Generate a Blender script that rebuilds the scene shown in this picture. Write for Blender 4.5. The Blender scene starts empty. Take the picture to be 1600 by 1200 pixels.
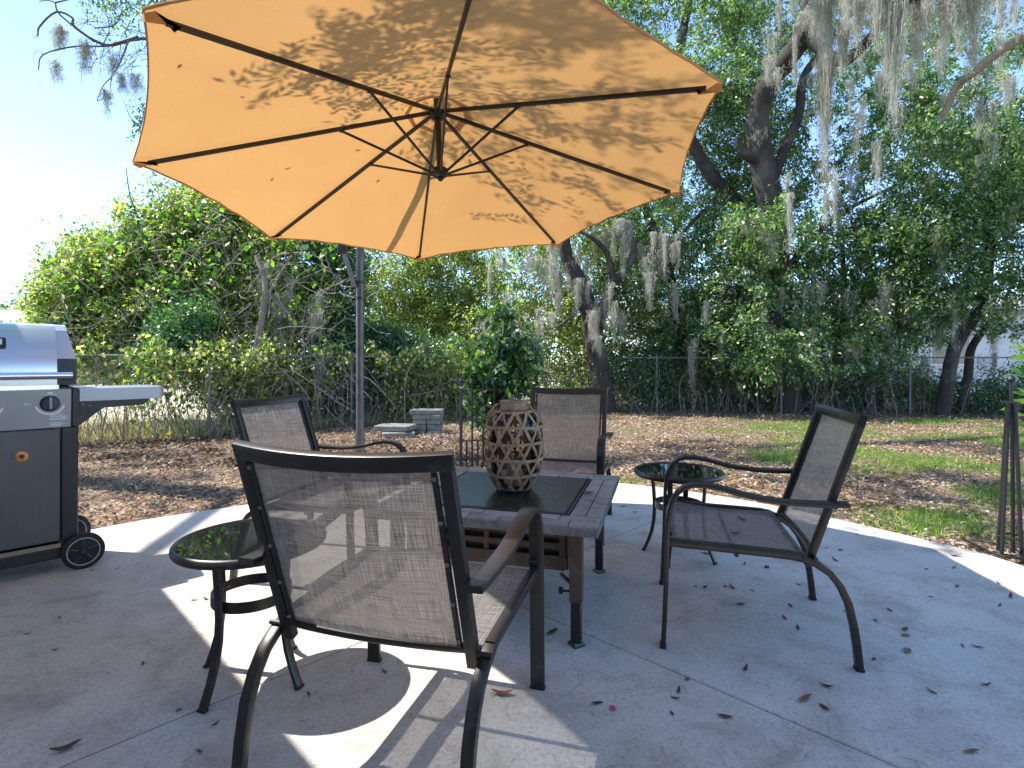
import bpy, bmesh, math, random
import numpy as np
from mathutils import Vector, Matrix

R = math.radians
random.seed(7)
scene = bpy.context.scene
COL = scene.collection

# ------------------------------------------------------------------ camera, sky, sun, exposure
EYE = 1.15
cam_data = bpy.data.cameras.new('camera')
cam_data.sensor_width = 36.0
cam_data.lens = 36.0 * 850.0 / 1600.0
cam_data.shift_y = -35.0 / 1600.0
cam_data.clip_start = 0.05
cam_data.clip_end = 600.0
cam = bpy.data.objects.new('camera', cam_data)
cam.location = (0, 0, EYE)
cam.rotation_euler = (R(90), 0, 0)
COL.objects.link(cam)
scene.camera = cam

SUN = Vector((-0.65, 0.113, 1.0)).normalized()          # towards the sun
world = bpy.data.worlds.new('World')
scene.world = world
world.use_nodes = True
wn = world.node_tree
bg = wn.nodes['Background']
sky = wn.nodes.new('ShaderNodeTexSky')
sky.sky_type = 'NISHITA'
sky.sun_disc = False
sky.sun_elevation = math.asin(SUN.z)
sky.sun_rotation = math.atan2(SUN.x, SUN.y)
sky.air_density = .65
sky.dust_density = .05
sky.ozone_density = 2.8
wn.links.new(sky.outputs[0], bg.inputs[0])
bg.inputs[1].default_value = 0.15

sun_data = bpy.data.lights.new('sun', 'SUN')
sun_data.energy = 2.8
sun_data.angle = R(0.53)
sun_data.color = (1.0, 0.965, 0.91)
sun = bpy.data.objects.new('sun', sun_data)
sun.rotation_euler = SUN.to_track_quat('Z', 'Y').to_euler()
sun.location = (-6, 1, 12)
COL.objects.link(sun)

scene.view_settings.view_transform = 'Standard'
scene.view_settings.look = 'None'
scene.view_settings.gamma = 1.0
scene.view_settings.use_curve_mapping = False
scene.view_settings.exposure = 1.92
scene.cycles.max_bounces = 8
scene.cycles.transparent_max_bounces = 12
scene.cycles.use_denoising = True


def P(px, py, d):
    """a point at depth d seen at photo pixel (px, py): used to take positions off the photograph"""
    return Vector(((px - 800.0) / 850.0 * d, d, EYE - (py - 565.0) * d / 850.0))


# ------------------------------------------------------------------ object helpers
def tag(o, label=None, cat=None, group=None, kind=None):
    if label: o['label'] = label
    if cat: o['category'] = cat
    if group: o['group'] = group
    if kind: o['kind'] = kind
    return o


def thing(name, loc, rz, label, cat, group=None):
    o = bpy.data.objects.new(name, None)
    o.empty_display_size = 0.1
    o.location = loc
    o.rotation_euler = (0, 0, rz)
    COL.objects.link(o)
    return tag(o, label, cat, group)


def put(name, me, parent=None, world_coords=False):
    o = bpy.data.objects.new(name, me)
    COL.objects.link(o)
    if parent is not None:
        o.parent = parent
        if world_coords:
            top = parent
            while top.parent is not None:
                top = top.parent
            # parents built in world coordinates are never rotated
            if parent.parent is None:
                o.matrix_parent_inverse = Matrix.Translation(-Vector(parent.location))
    return o


def copy_tree(o, parent=None):
    c = o.copy()
    COL.objects.link(c)
    if parent is not None:
        c.parent = parent
        c.matrix_parent_inverse = o.matrix_parent_inverse.copy()
    for ch in list(o.children):
        copy_tree(ch, c)
    return c


class MB:
    """collects verts and faces, builds one mesh object"""
    def __init__(s):
        s.v = []; s.f = []; s.uv = {}

    def add(s, vs, fs):
        n = len(s.v)
        s.v += [tuple(p) for p in vs]
        s.f += [tuple(i + n for i in f) for f in fs]
        return s

    def box(s, c, size, ax=None, bev=0.0):
        """box centred at c with full sizes; ax = three axes"""
        c = Vector(c)
        X, Y, Z = ax if ax else (Vector((1, 0, 0)), Vector((0, 1, 0)), Vector((0, 0, 1)))
        hx, hy, hz = size[0] / 2, size[1] / 2, size[2] / 2
        b = min(bev, hx * .9, hy * .9, hz * .9)
        if b <= 0:
            vs = [c + X * (sx * hx) + Y * (sy * hy) + Z * (sz * hz) for sz in (-1, 1) for sy in (-1, 1) for sx in (-1, 1)]
            fs = [(0, 2, 3, 1), (4, 5, 7, 6), (0, 1, 5, 4), (2, 6, 7, 3), (0, 4, 6, 2), (1, 3, 7, 5)]
            return s.add(vs, fs)
        vs = []; idx = {}
        for sz in (-1, 1):
            for sy in (-1, 1):
                for sx in (-1, 1):
                    for k in range(3):
                        d = [hx - b, hy - b, hz - b]
                        d[k] += b
                        idx[(sx, sy, sz, k)] = len(vs)
                        vs.append(c + X * (sx * d[0]) + Y * (sy * d[1]) + Z * (sz * d[2]))
        fs = []
        for k in range(3):
            o1, o2 = [(1, 2), (0, 2), (0, 1)][k]
            for sg in (-1, 1):
                q = []
                for a, bb in ((-1, -1), (1, -1), (1, 1), (-1, 1)):
                    t = [0, 0, 0]; t[k] = sg; t[o1] = a; t[o2] = bb
                    q.append(idx[(t[0], t[1], t[2], k)])
                fs.append(tuple(q))
        for k in range(3):
            o1, o2 = [(1, 2), (0, 2), (0, 1)][k]
            for a in (-1, 1):
                for bb in (-1, 1):
                    t0 = [0, 0, 0]; t1 = [0, 0, 0]
                    t0[k] = -1; t1[k] = 1
                    for t in (t0, t1):
                        t[o1] = a; t[o2] = bb
                    fs.append((idx[(*t0, o1)], idx[(*t1, o1)], idx[(*t1, o2)], idx[(*t0, o2)]))
        for sx in (-1, 1):
            for sy in (-1, 1):
                for sz in (-1, 1):
                    fs.append((idx[(sx, sy, sz, 0)], idx[(sx, sy, sz, 1)], idx[(sx, sy, sz, 2)]))
        return s.add(vs, fs)

    def sweep(s, pts, rings, closed_ends=(True, True)):
        """rings: list of lists of points, one per path point"""
        n = len(rings[0]); vs = []; fs = []
        for r in rings: vs += r
        for i in range(len(rings) - 1):
            for j in range(n):
                k = (j + 1) % n
                fs.append((i * n + j, i * n + k, (i + 1) * n + k, (i + 1) * n + j))
        if closed_ends[0]: fs.append(tuple(range(n))[::-1])
        if closed_ends[1]: fs.append(tuple((len(rings) - 1) * n + j for j in range(n)))
        return s.add(vs, fs)

    def tube(s, pts, rad, sides=8, ends=(True, True), wob=0.0):
        pts = [Vector(p) for p in pts]
        rads = rad if isinstance(rad, (list, tuple)) else [rad] * len(pts)
        rings = []
        up = None
        for i, p in enumerate(pts):
            t = (pts[min(i + 1, len(pts) - 1)] - pts[max(i - 1, 0)]).normalized()
            if up is None:
                up = Vector((0, 0, 1)) if abs(t.z) < .9 else Vector((1, 0, 0))
            a = (up - t * up.dot(t)).normalized()
            b = t.cross(a)
            up = a
            ring = []
            for j in range(sides):
                an = 2 * math.pi * j / sides
                rr = rads[i] * (1 + (random.uniform(-wob, wob) if wob else 0))
                ring.append(p + (a * math.cos(an) + b * math.sin(an)) * rr)
            rings.append(ring)
        return s.sweep(pts, rings, ends)

    def bar(s, pts, side, w, th, r=0.004, ends=(True, True)):
        """rounded rectangular bar along pts; w across 'side', th in the other direction"""
        pts = [Vector(p) for p in pts]
        side = Vector(side).normalized()
        r = min(r, w * .45, th * .45)
        sec = []
        for cx, cy, a0 in ((w / 2 - r, th / 2 - r, 0), (-w / 2 + r, th / 2 - r, 90), (-w / 2 + r, -th / 2 + r, 180), (w / 2 - r, -th / 2 + r, 270)):
            for k in range(3):
                a = R(a0 + 45 * k)
                sec.append((cx + r * math.cos(a), cy + r * math.sin(a)))
        rings = []
        for i, p in enumerate(pts):
            t = (pts[min(i + 1, len(pts) - 1)] - pts[max(i - 1, 0)]).normalized()
            sd = (side - t * side.dot(t)).normalized()
            n = t.cross(sd)
            rings.append([p + sd * a + n * b for a, b in sec])
        return s.sweep(pts, rings, ends)

    def lathe(s, prof, c=(0, 0, 0), seg=24, caps=(True, True)):
        c = Vector(c); rings = []
        for r, z in prof:
            rings.append([c + Vector((r * math.cos(2 * math.pi * j / seg), r * math.sin(2 * math.pi * j / seg), z)) for j in range(seg)])
        return s.sweep(None, rings, caps)

    def prism(s, poly, d):
        """polygon (3D points) extruded by vector d"""
        d = Vector(d); n = len(poly)
        vs = [Vector(p) for p in poly] + [Vector(p) + d for p in poly]
        fs = [tuple(range(n))[::-1], tuple(range(n, 2 * n))]
        for i in range(n):
            k = (i + 1) % n
            fs.append((i, k, n + k, n + i))
        return s.add(vs, fs)

    def mesh(s, name, m, smooth=True, fix=True, ang=38):
        me = bpy.data.meshes.new(name)
        me.from_pydata(s.v, [], s.f)
        if fix:
            b = bmesh.new(); b.from_mesh(me)
            bmesh.ops.recalc_face_normals(b, faces=b.faces)
            b.to_mesh(me); b.free()
        if smooth:
            me.polygons.foreach_set('use_smooth', [True] * len(me.polygons))
            me.set_sharp_from_angle(angle=R(ang))
        if m: me.materials.append(m)
        me.update()
        return me

    def build(s, name, m, parent=None, wc=False, **k):
        return put(name, s.mesh(name, m, **k), parent, wc)


def quad_mesh(name, V, m):
    """V: (N,4,3) array of separate quads -> mesh"""
    n = len(V)
    me = bpy.data.meshes.new(name)
    me.vertices.add(n * 4); me.loops.add(n * 4); me.polygons.add(n)
    me.vertices.foreach_set('co', V.reshape(-1).astype(np.float32))
    me.loops.foreach_set('vertex_index', np.arange(n * 4, dtype=np.int32))
    me.polygons.foreach_set('loop_start', np.arange(0, n * 4, 4, dtype=np.int32))
    me.materials.append(m)
    me.update(calc_edges=True)
    return me


def strip_mesh(name, V, m):
    """V: (N,K,2,3): N ribbons of K cross pairs"""
    n, k = V.shape[:2]
    me = bpy.data.meshes.new(name)
    base = (np.arange(n) * k * 2)[:, None, None]
    i = np.arange(k - 1)[None, :, None]
    q = base + 2 * i + np.array([0, 1, 3, 2])[None, None, :]
    q = q.reshape(-1, 4)
    me.vertices.add(n * k * 2); me.loops.add(len(q) * 4); me.polygons.add(len(q))
    me.vertices.foreach_set('co', V.reshape(-1).astype(np.float32))
    me.loops.foreach_set('vertex_index', q.reshape(-1).astype(np.int32))
    me.polygons.foreach_set('loop_start', np.arange(0, len(q) * 4, 4, dtype=np.int32))
    me.materials.append(m)
    me.update(calc_edges=True)
    return me


def grid_mesh(name, G, m, uvs=None, smooth=True):
    """G: (U,V,3) grid"""
    U, W = G.shape[:2]
    vs = [tuple(p) for p in G.reshape(-1, 3)]
    fs = [(i * W + j, (i + 1) * W + j, (i + 1) * W + j + 1, i * W + j + 1) for i in range(U - 1) for j in range(W - 1)]
    me = bpy.data.meshes.new(name)
    me.from_pydata(vs, [], fs)
    if uvs is not None:
        lay = me.uv_layers.new(name='uv')
        f = uvs.reshape(-1, 2)
        for l in me.loops:
            lay.data[l.index].uv = f[l.vertex_index]
    if smooth: me.polygons.foreach_set('use_smooth', [True] * len(me.polygons))
    me.materials.append(m)
    me.update()
    return me


# ------------------------------------------------------------------ materials
class NT:
    def __init__(s, name):
        s.m = bpy.data.materials.new(name)
        s.m.use_nodes = True
        s.t = s.m.node_tree
        s.b = s.t.nodes['Principled BSDF']
        s.out = s.t.nodes['Material Output']
        s.tc = None

    def n(s, kind, **k):
        x = s.t.nodes.new('ShaderNode' + kind)
        for a, v in k.items():
            setattr(x, a, v)
        return x

    def l(s, a, b):
        s.t.links.new(a, b)

    def coord(s, which='Object', scale=(1, 1, 1)):
        if s.tc is None: s.tc = s.n('TexCoord')
        mp = s.n('Mapping')
        mp.inputs['Scale'].default_value = scale
        s.l(s.tc.outputs[which], mp.inputs[0])
        return mp.outputs[0]

    def noise(s, scale, detail=4, rough=.55, vec=None, dist=0.0):
        x = s.n('TexNoise')
        x.inputs['Scale'].default_value = scale
        x.inputs['Detail'].default_value = detail
        x.inputs['Roughness'].default_value = rough
        x.inputs['Distortion'].default_value = dist
        if vec is None: vec = s.coord()
        s.l(vec, x.inputs['Vector'])
        return x.outputs['Fac']

    def ramp(s, fac, stops, interp='LINEAR'):
        x = s.n('ValToRGB')
        x.color_ramp.interpolation = interp
        els = x.color_ramp.elements
        while len(els) < len(stops): els.new(.5)
        for e, (p, c) in zip(els, stops):
            e.position = p
            e.color = (*c, 1) if len(c) == 3 else c
        s.l(fac, x.inputs[0])
        return x.outputs[0]

    def mix(s, fac, a, b, blend='MIX'):
        x = s.n('Mix', data_type='RGBA', blend_type=blend)
        for v, i in ((fac, 0), (a, 6), (b, 7)):
            if hasattr(v, 'links'): s.l(v, x.inputs[i])
            elif i == 0: x.inputs[0].default_value = v
            else: x.inputs[i].default_value = (*v, 1)
        return x.outputs[2]

    def math(s, op, a, b=0.0, c=None):
        x = s.n('Math', operation=op)
        for v, i in ((a, 0), (b, 1), (c, 2)):
            if v is None: continue
            if hasattr(v, 'links'): s.l(v, x.inputs[i])
            else: x.inputs[i].default_value = v
        return x.outputs[0]

    def bump(s, h, strength=.3, dist=.01):
        x = s.n('Bump')
        x.inputs['Strength'].default_value = strength
        x.inputs['Distance'].default_value = dist
        s.l(h, x.inputs['Height'])
        s.l(x.outputs[0], s.b.inputs['Normal'])
        return x.outputs[0]

    def base(s, c):
        if hasattr(c, 'links'): s.l(c, s.b.inputs['Base Color'])
        else: s.b.inputs['Base Color'].default_value = (*c, 1)

    def set(s, **k):
        for a, v in k.items():
            i = s.b.inputs[a.replace('_', ' ')]
            if hasattr(v, 'links'): s.l(v, i)
            else: i.default_value = v
        return s


def G3(v): return (v, v, v)


def mat_concrete():
    t = NT('concrete')
    big = t.noise(.8, 5, .6)
    mid = t.noise(4, 7, .7, dist=.3)
    fine = t.noise(170, 3, .65)
    speck = t.noise(60, 3, .7)
    col = t.ramp(big, [(.3, (.45, .412, .352)), (.7, (.60, .553, .478))])
    stain = t.ramp(mid, [(.32, (.70, .675, .64)), (.43, (.88, .865, .84)), (.52, (1, 1, 1)), (.68, (1.06, 1.055, 1.045))])
    col = t.mix(1.0, col, stain, 'MULTIPLY')
    sp = t.ramp(fine, [(.30, G3(.70)), (.5, G3(1.0)), (.72, G3(1.14))])
    col = t.mix(1.0, col, sp, 'MULTIPLY')
    col = t.mix(1.0, col, t.ramp(speck, [(.36, G3(.82)), (.48, G3(1)), (.62, G3(1.05))]), 'MULTIPLY')
    scr = t.noise(7, 6, .75, t.coord('Object', (1.6, .7, 1)), 1.2)
    col = t.mix(t.ramp(scr, [(.60, G3(0)), (.66, G3(.45)), (.72, G3(.1))]), col, (.22, .20, .17))
    smu = t.noise(1.7, 5, .65, t.coord('Object', (1, 1.4, 1)), .5)
    col = t.mix(t.ramp(smu, [(.55, G3(0)), (.72, G3(.5))]), col, (.29, .25, .20))
    hair = t.noise(2.6, 3, .6, dist=1.6)
    col = t.mix(t.ramp(hair, [(.497, G3(0)), (.500, G3(.45)), (.503, G3(0))]), col, (.16, .14, .12))
    pits = t.noise(34, 2, .5)
    col = t.mix(t.ramp(pits, [(.71, G3(0)), (.76, G3(.7))]), col, (.12, .10, .085))
    t.base(col)
    t.set(Roughness=.82)
    t.bump(t.math('ADD', t.math('MULTIPLY', fine, .5), t.math('MULTIPLY', speck, .5)), .35, .004)
    return t.m


def mat_ground():
    t = NT('litter_soil')
    a = t.noise(1.1, 5, .6)
    b = t.noise(38, 6, .75, dist=.6)
    c = t.noise(9, 5, .7)
    col = t.ramp(b, [(.25, (.05, .037, .027)), (.45, (.14, .10, .066)), (.6, (.27, .195, .125)), (.78, (.38, .30, .22))])
    gr = t.ramp(t.noise(70, 4, .7), [(.3, (.04, .075, .015)), (.7, (.13, .19, .045))])
    col = t.mix(t.ramp(a, [(.54, G3(0)), (.68, G3(.6))]), col, gr)
    col = t.mix(t.ramp(c, [(.35, G3(.5)), (.6, G3(0))]), col, (.07, .05, .04))
    t.base(col)
    t.set(Roughness=.95)
    t.bump(b, .8, .03)
    return t.m


def mat_lawn():
    t = NT('dry_lawn')
    b = t.noise(20, 6, .75)
    col = t.ramp(b, [(.3, (.24, .23, .10)), (.5, (.46, .40, .26)), (.7, (.60, .50, .40))])
    t.base(col); t.set(Roughness=.95)
    t.bump(b, .6, .03)
    return t.m


def mat_leaf(name, stops, trans=.45, tcol=(.75, .95, .25), gloss=.35, rough=.45, k=1.0):
    """two-sided leaf: diffuse + glow when lit from behind; every leaf its own tint, pale oak and hedge stops painted as glints"""
    t = NT(name)
    stops = [(p, tuple(min(.6, v * k) for v in c)) for p, c in stops]
    g = t.n('NewGeometry')
    col = t.ramp(g.outputs['Random Per Island'], stops)
    t.base(col)
    t.set(Roughness=rough)
    t.b.inputs['Specular IOR Level'].default_value = gloss
    tr = t.n('BsdfTranslucent')
    t.l(t.mix(1.0, t.mix(1.0, col, tcol, 'MULTIPLY'), (2.2, 2.2, 2.2), 'MULTIPLY'), tr.inputs[0])
    mx = t.n('MixShader'); mx.inputs[0].default_value = trans
    t.l(t.b.outputs[0], mx.inputs[1]); t.l(tr.outputs[0], mx.inputs[2])
    t.l(mx.outputs[0], t.out.inputs[0])
    return t.m


def mat_bark(name='bark', a=(.014, .011, .009), b=(.075, .060, .047), sc=(1, 1, .22)):
    t = NT(name)
    v = t.coord('Object', sc)
    n1 = t.noise(16, 7, .75, v, .8)
    n2 = t.noise(1.6, 4, .6)
    col = t.ramp(n1, [(.3, a), (.7, b)])
    col = t.mix(t.ramp(n2, [(.5, G3(0)), (.68, G3(.5))]), col, (.15, .145, .12))
    t.base(col); t.set(Roughness=.92)
    t.bump(n1, 1.0, .04)
    return t.m


def mat_metal(name, c, rough=.4, metallic=0.0, spec=.5, var=.25):
    t = NT(name)
    n = t.noise(14, 5, .6)
    col = t.ramp(n, [(.3, tuple(x * (1 - var) for x in c)), (.7, tuple(x * (1 + var) for x in c))])
    t.base(col)
    t.set(Roughness=t.math('ADD', rough - .06, t.math('MULTIPLY', t.noise(30, 4), .14)), Metallic=metallic)
    t.b.inputs['Specular IOR Level'].default_value = spec
    t.bump(t.noise(420, 2), .06, .0015)
    return t.m


def mat_steel(name, c=(.62, .62, .63), rough=.3, axis=(1, 60, 60)):
    t = NT(name)
    n = t.noise(6, 4, .6, t.coord('Object', axis))
    sm = t.noise(5, 5, .7)
    t.base(t.mix(t.ramp(sm, [(.5, G3(0)), (.75, G3(.35))]), c, tuple(x * .72 for x in c)))
    t.set(Metallic=1.0, Roughness=t.math('ADD', rough - .05, t.math('MULTIPLY', n, .16)))
    t.bump(n, .05, .001)
    return t.m


def mat_sling(name, dark, light, through=.10):
    t = NT(name)
    uv = t.coord('UV', (1, 1, 1))
    a = t.noise(1, 5, .75, t.coord('UV', (420, 9, 1)))
    b = t.noise(1, 5, .75, t.coord('UV', (9, 420, 1)))
    f = t.math('MULTIPLY', t.math('ADD', a, b), .5)
    w1 = t.n('TexWave', wave_type='BANDS', bands_direction='X'); w1.inputs['Scale'].default_value = 105
    w2 = t.n('TexWave', wave_type='BANDS', bands_direction='Y'); w2.inputs['Scale'].default_value = 105
    t.l(uv, w1.inputs[0]); t.l(uv, w2.inputs[0])
    wv = t.math('MULTIPLY', t.math('ADD', w1.outputs['Fac'], w2.outputs['Fac']), .5)
    f2 = t.math('ADD', t.math('MULTIPLY', f, 1.0), t.math('MULTIPLY', t.math('SUBTRACT', wv, .5), .05))
    col = t.ramp(f2, [(.40, dark), (.5, tuple((x + y) * .46 for x, y in zip(dark, light))), (.61, light)])
    t.base(col); t.set(Roughness=.7)
    t.bump(f, .3, .0015)
    tr = t.n('BsdfTranslucent'); t.l(col, tr.inputs[0])
    m1 = t.n('MixShader'); m1.inputs[0].default_value = .45
    t.l(t.b.outputs[0], m1.inputs[1]); t.l(tr.outputs[0], m1.inputs[2])
    tp = t.n('BsdfTransparent')
    m2 = t.n('MixShader')
    t.l(t.math('MULTIPLY', t.ramp(f2, [(.40, G3(1)), (.60, G3(.35))]), through * 1.6), m2.inputs[0])
    t.l(m1.outputs[0], m2.inputs[1]); t.l(tp.outputs[0], m2.inputs[2])
    t.l(m2.outputs[0], t.out.inputs[0])
    return t.m


def mat_canvas():
    t = NT('orange_canvas')
    n = t.noise(2.2, 4, .6)
    w = t.noise(1, 3, .6, t.coord('Object', (260, 260, 40)))
    c1 = t.ramp(n, [(.3, (.545, .285, .095)), (.7, (.60, .322, .112))])
    col = t.mix(.35, c1, t.ramp(w, [(.3, (.42, .21, .07)), (.7, (.68, .375, .14))]))
    sp = t.noise(7, 6, .8)
    col = t.mix(t.ramp(sp, [(.70, G3(0)), (.76, G3(.5))]), col, (.40, .20, .07))
    t.base(col); t.set(Roughness=.85)
    t.b.inputs['Specular IOR Level'].default_value = .15
    tr = t.n('BsdfTranslucent'); t.l(col, tr.inputs[0])
    mx = t.n('MixShader'); mx.inputs[0].default_value = .36
    t.l(t.b.outputs[0], mx.inputs[1]); t.l(tr.outputs[0], mx.inputs[2])
    t.l(mx.outputs[0], t.out.inputs[0])
    t.bump(t.noise(5, 4, .6, t.coord('Object', (1, 1, 3))), .35, .03)
    return t.m


def mat_slate():
    t = NT('slate_tile')
    oi = t.n('ObjectInfo')
    n = t.noise(9, 6, .7, dist=.8)
    c1 = t.ramp(oi.outputs['Random'], [(0, (.19, .185, .165)), (.35, (.27, .265, .24)), (.65, (.225, .23, .225)), (1, (.31, .28, .235))])
    col = t.mix(1.0, c1, t.ramp(n, [(.25, G3(.45)), (.5, G3(1)), (.75, G3(1.35))]), 'MULTIPLY')
    col = t.mix(t.ramp(t.noise(4, 4), [(.62, G3(0)), (.74, G3(.5))]), col, (.24, .15, .10))
    t.base(col); t.set(Roughness=.6)
    t.bump(n, .5, .008)
    return t.m


def mat_plain(name, c, rough=.6, spec=.4, nscale=12, var=.3, bump=.1, metallic=0.0):
    t = NT(name)
    n = t.noise(nscale, 6, .7)
    t.base(t.ramp(n, [(.3, tuple(x * (1 - var) for x in c)), (.7, tuple(x * (1 + var) for x in c))]))
    t.set(Roughness=rough, Metallic=metallic)
    t.b.inputs['Specular IOR Level'].default_value = spec
    if bump: t.bump(n, bump, .01)
    return t.m


def mat_black_glass():
    t = NT('black_glass')
    t.base((.006, .009, .009))
    t.set(Roughness=t.math('ADD', .02, t.math('MULTIPLY', t.ramp(t.noise(10, 6, .7), [(.5, G3(0)), (.8, G3(1))]), .12)))
    t.b.inputs['Specular IOR Level'].default_value = .8
    return t.m


def mat_rust():
    t = NT('weathered_table_metal')
    n = t.noise(10, 7, .75, dist=.5)
    col = t.ramp(n, [(.35, (.035, .028, .024)), (.55, (.085, .055, .04)), (.68, (.20, .095, .04))])
    t.base(col); t.set(Roughness=.65, Metallic=.15)
    t.bump(n, .4, .005)
    return t.m


M = {}
M['concrete'] = mat_concrete()
M['ground'] = mat_ground()
M['lawn'] = mat_lawn()
tb = NT('dark_bronze_powder_coat')
dn = tb.noise(26, 6, .75)
tb.base(tb.mix(tb.ramp(dn, [(.56, G3(0)), (.74, G3(.6))]), tb.ramp(tb.noise(6, 4), [(.3, (.020, .017, .015)), (.7, (.033, .028, .025))]), (.10, .088, .075)))
tb.set(Metallic=.35, Roughness=tb.math('ADD', .24, tb.math('MULTIPLY', dn, .22)))
tb.b.inputs['Specular IOR Level'].default_value = .65
tb.bump(tb.noise(380, 2), .08, .0015)
M['bronze'] = tb.m
M['black'] = mat_metal('black_paint', (.012, .012, .012), .38, 0, .5)
M['iron'] = mat_metal('black_wrought_iron', (.014, .013, .013), .5, 0, .5)
M['sling'] = mat_sling('woven_sling', (.060, .050, .045), (.46, .41, .365), .13)
M['canvas'] = mat_canvas()
M['hem'] = M['canvas']
M['slate'] = mat_slate()
M['lid'] = mat_metal('black_burner_lid', (.014, .015, .014), .28, .2, .6)
M['rust'] = mat_rust()
M['grout'] = mat_plain('edge_stone', (.15, .14, .13), .75, .3, 22, .5, .5)
M['glass'] = mat_black_glass()
M['cane'] = mat_plain('split_cane', (.33, .225, .135), .7, .25, 24, .45, .3)
M['lantern_glass'] = mat_plain('smoked_glass', (.02, .017, .014), .06, .6, 5, .2, 0)
M['wax'] = mat_plain('candle_wax', (.75, .70, .58), .5, .4, 8, .08, 0)
M['steel'] = mat_steel('brushed_steel', (.60, .60, .61), .30)
M['chrome'] = mat_steel('polished_steel', (.75, .75, .75), .12)
M['grill_panel'] = mat_steel('satin_panel', (.33, .33, .34), .40)
tdoor = NT('grey_enamel_door')
dn = tdoor.noise(9, 6, .7, tdoor.coord('Object', (5, 5, .35)))
tdoor.base(tdoor.mix(tdoor.ramp(dn, [(.55, G3(0)), (.72, G3(.55))]), tdoor.ramp(tdoor.noise(2.5, 5), [(.3, (.070, .073, .071)), (.7, (.098, .101, .097))]), (.045, .043, .04)))
tdoor.set(Roughness=tdoor.math('ADD', .3, tdoor.math('MULTIPLY', dn, .25)))
M['grill_door'] = tdoor.m
M['rubber'] = mat_plain('rubber', (.02, .02, .02), .7, .3)
M['grey_plastic'] = mat_plain('grey_plastic', (.30, .30, .30), .5, .4)
M['white_print'] = mat_plain('white_print', (.7, .7, .7), .6, .2, 12, .05, 0)
M['amber'] = mat_plain('amber_disc', (.60, .20, .04), .25, .6, 30, .5, 0)
M['galv'] = mat_metal('galvanised_steel', (.20, .195, .185), .6, .4, .4)
M['pole'] = mat_metal('umbrella_pole_paint', (.10, .10, .10), .38, .5, .6)
M['stone'] = mat_plain('mossy_paver', (.20, .20, .17), .9, .2, 14, .4, .6)
M['bark'] = mat_bark()
M['pale_bark'] = mat_bark('pale_bark', (.17, .13, .09), (.36, .29, .20))
M['twig'] = mat_plain('twig_bark', (.10, .085, .07), .9, .2, 20, .4)
M['pale_twig'] = mat_plain('pale_twig_bark', (.27, .22, .17), .9, .2, 20, .4)
M['moss'] = mat_leaf('spanish_moss', [(0, (.20, .195, .165)), (.5, (.42, .405, .35)), (1, (.60, .58, .51))], .35, (.9, .9, .75), .1, .9)
M['leaf_oak'] = mat_leaf('oak_leaf', [(0, (.014, .030, .014)), (.3, (.035, .070, .028)), (.62, (.068, .118, .042)), (.82, (.115, .165, .060)), (.92, (.20, .235, .105)), (.96, (.29, .29, .24)), (1, (.16, .11, .08))], .5, (.88, 1.0, .45), gloss=.9, rough=.32, k=1.6)  # greyish pale stop paints glossy highlights onto a few leaves
M['leaf_warm'] = mat_leaf('hedge_leaf', [(0, (.025, .055, .014)), (.25, (.062, .105, .028)), (.5, (.125, .170, .045)), (.72, (.20, .225, .065)), (.84, (.27, .255, .12)), (.92, (.34, .30, .24)), (.97, (.42, .38, .32)), (1, (.30, .16, .08))], .55, (.9, 1.0, .4), gloss=.6, rough=.38, k=1.45)  # pale grey stops stand in for leaf glints and bright gaps
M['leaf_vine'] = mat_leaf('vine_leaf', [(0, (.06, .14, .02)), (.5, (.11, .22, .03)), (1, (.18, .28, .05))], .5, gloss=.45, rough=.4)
M['leaf_dark'] = mat_leaf('dark_leaf', [(0, (.015, .04, .018)), (.6, (.035, .08, .035)), (.92, (.07, .13, .06)), (1, (.2, .24, .17))], .42, gloss=.8, rough=.33, k=1.7)  # dark green kind; low along the fences it also stands in for shade
M['leaf_ficus'] = mat_leaf('ficus_leaf', [(0, (.018, .05, .018)), (.5, (.045, .10, .035)), (.9, (.11, .175, .07)), (.97, (.25, .29, .17)), (1, (.40, .13, .05))], .4, gloss=.6, rough=.33)
M['dead_leaf'] = mat_leaf('dead_leaf', [(0, (.035, .026, .019)), (.28, (.11, .075, .05)), (.52, (.24, .17, .112)), (.74, (.37, .275, .19)), (.9, (.43, .37, .30)), (1, (.30, .29, .27))], .25, (.9, .7, .4), .3, .6, 1.3)
M['dark_litter'] = mat_leaf('dark_leaf_litter', [(0, (.03, .021, .015)), (.5, (.10, .066, .043)), (.85, (.22, .14, .09)), (1, (.34, .31, .27))], .15, (.9, .7, .4), .4, .6)
M['needle'] = mat_leaf('tan_needle', [(0, (.16, .10, .065)), (.5, (.38, .26, .18)), (1, (.52, .40, .31))], .1, (.9, .7, .5), .2, .7)
M['patio_leaf'] = mat_plain('dry_brown_leaf', (.085, .045, .028), .6, .35, 40, .5, .3)
M['patio_leaf_red'] = mat_plain('dry_red_leaf', (.23, .075, .045), .6, .35, 40, .4, .3)
M['patio_leaf_tan'] = mat_plain('dry_tan_leaf', (.19, .115, .065), .6, .35, 40, .4, .3)
M['petal'] = mat_plain('pink_petal', (.55, .05, .16), .6, .3)
M['dry_grass'] = mat_leaf('dry_grass_blade', [(0, (.10, .14, .03)), (.3, (.25, .24, .10)), (.7, (.45, .38, .25)), (1, (.52, .46, .38))], .4, (.9, .9, .6), .2, .6)
M['grass'] = mat_leaf('grass_blade', [(0, (.06, .13, .02)), (.5, (.14, .26, .04)), (.85, (.26, .34, .08)), (1, (.42, .38, .2))], .5, (.8, .95, .3), .3, .5)
M['stucco'] = mat_plain('pale_stucco', (.66, .63, .58), .9, .2, 40, .06, .3)
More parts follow.
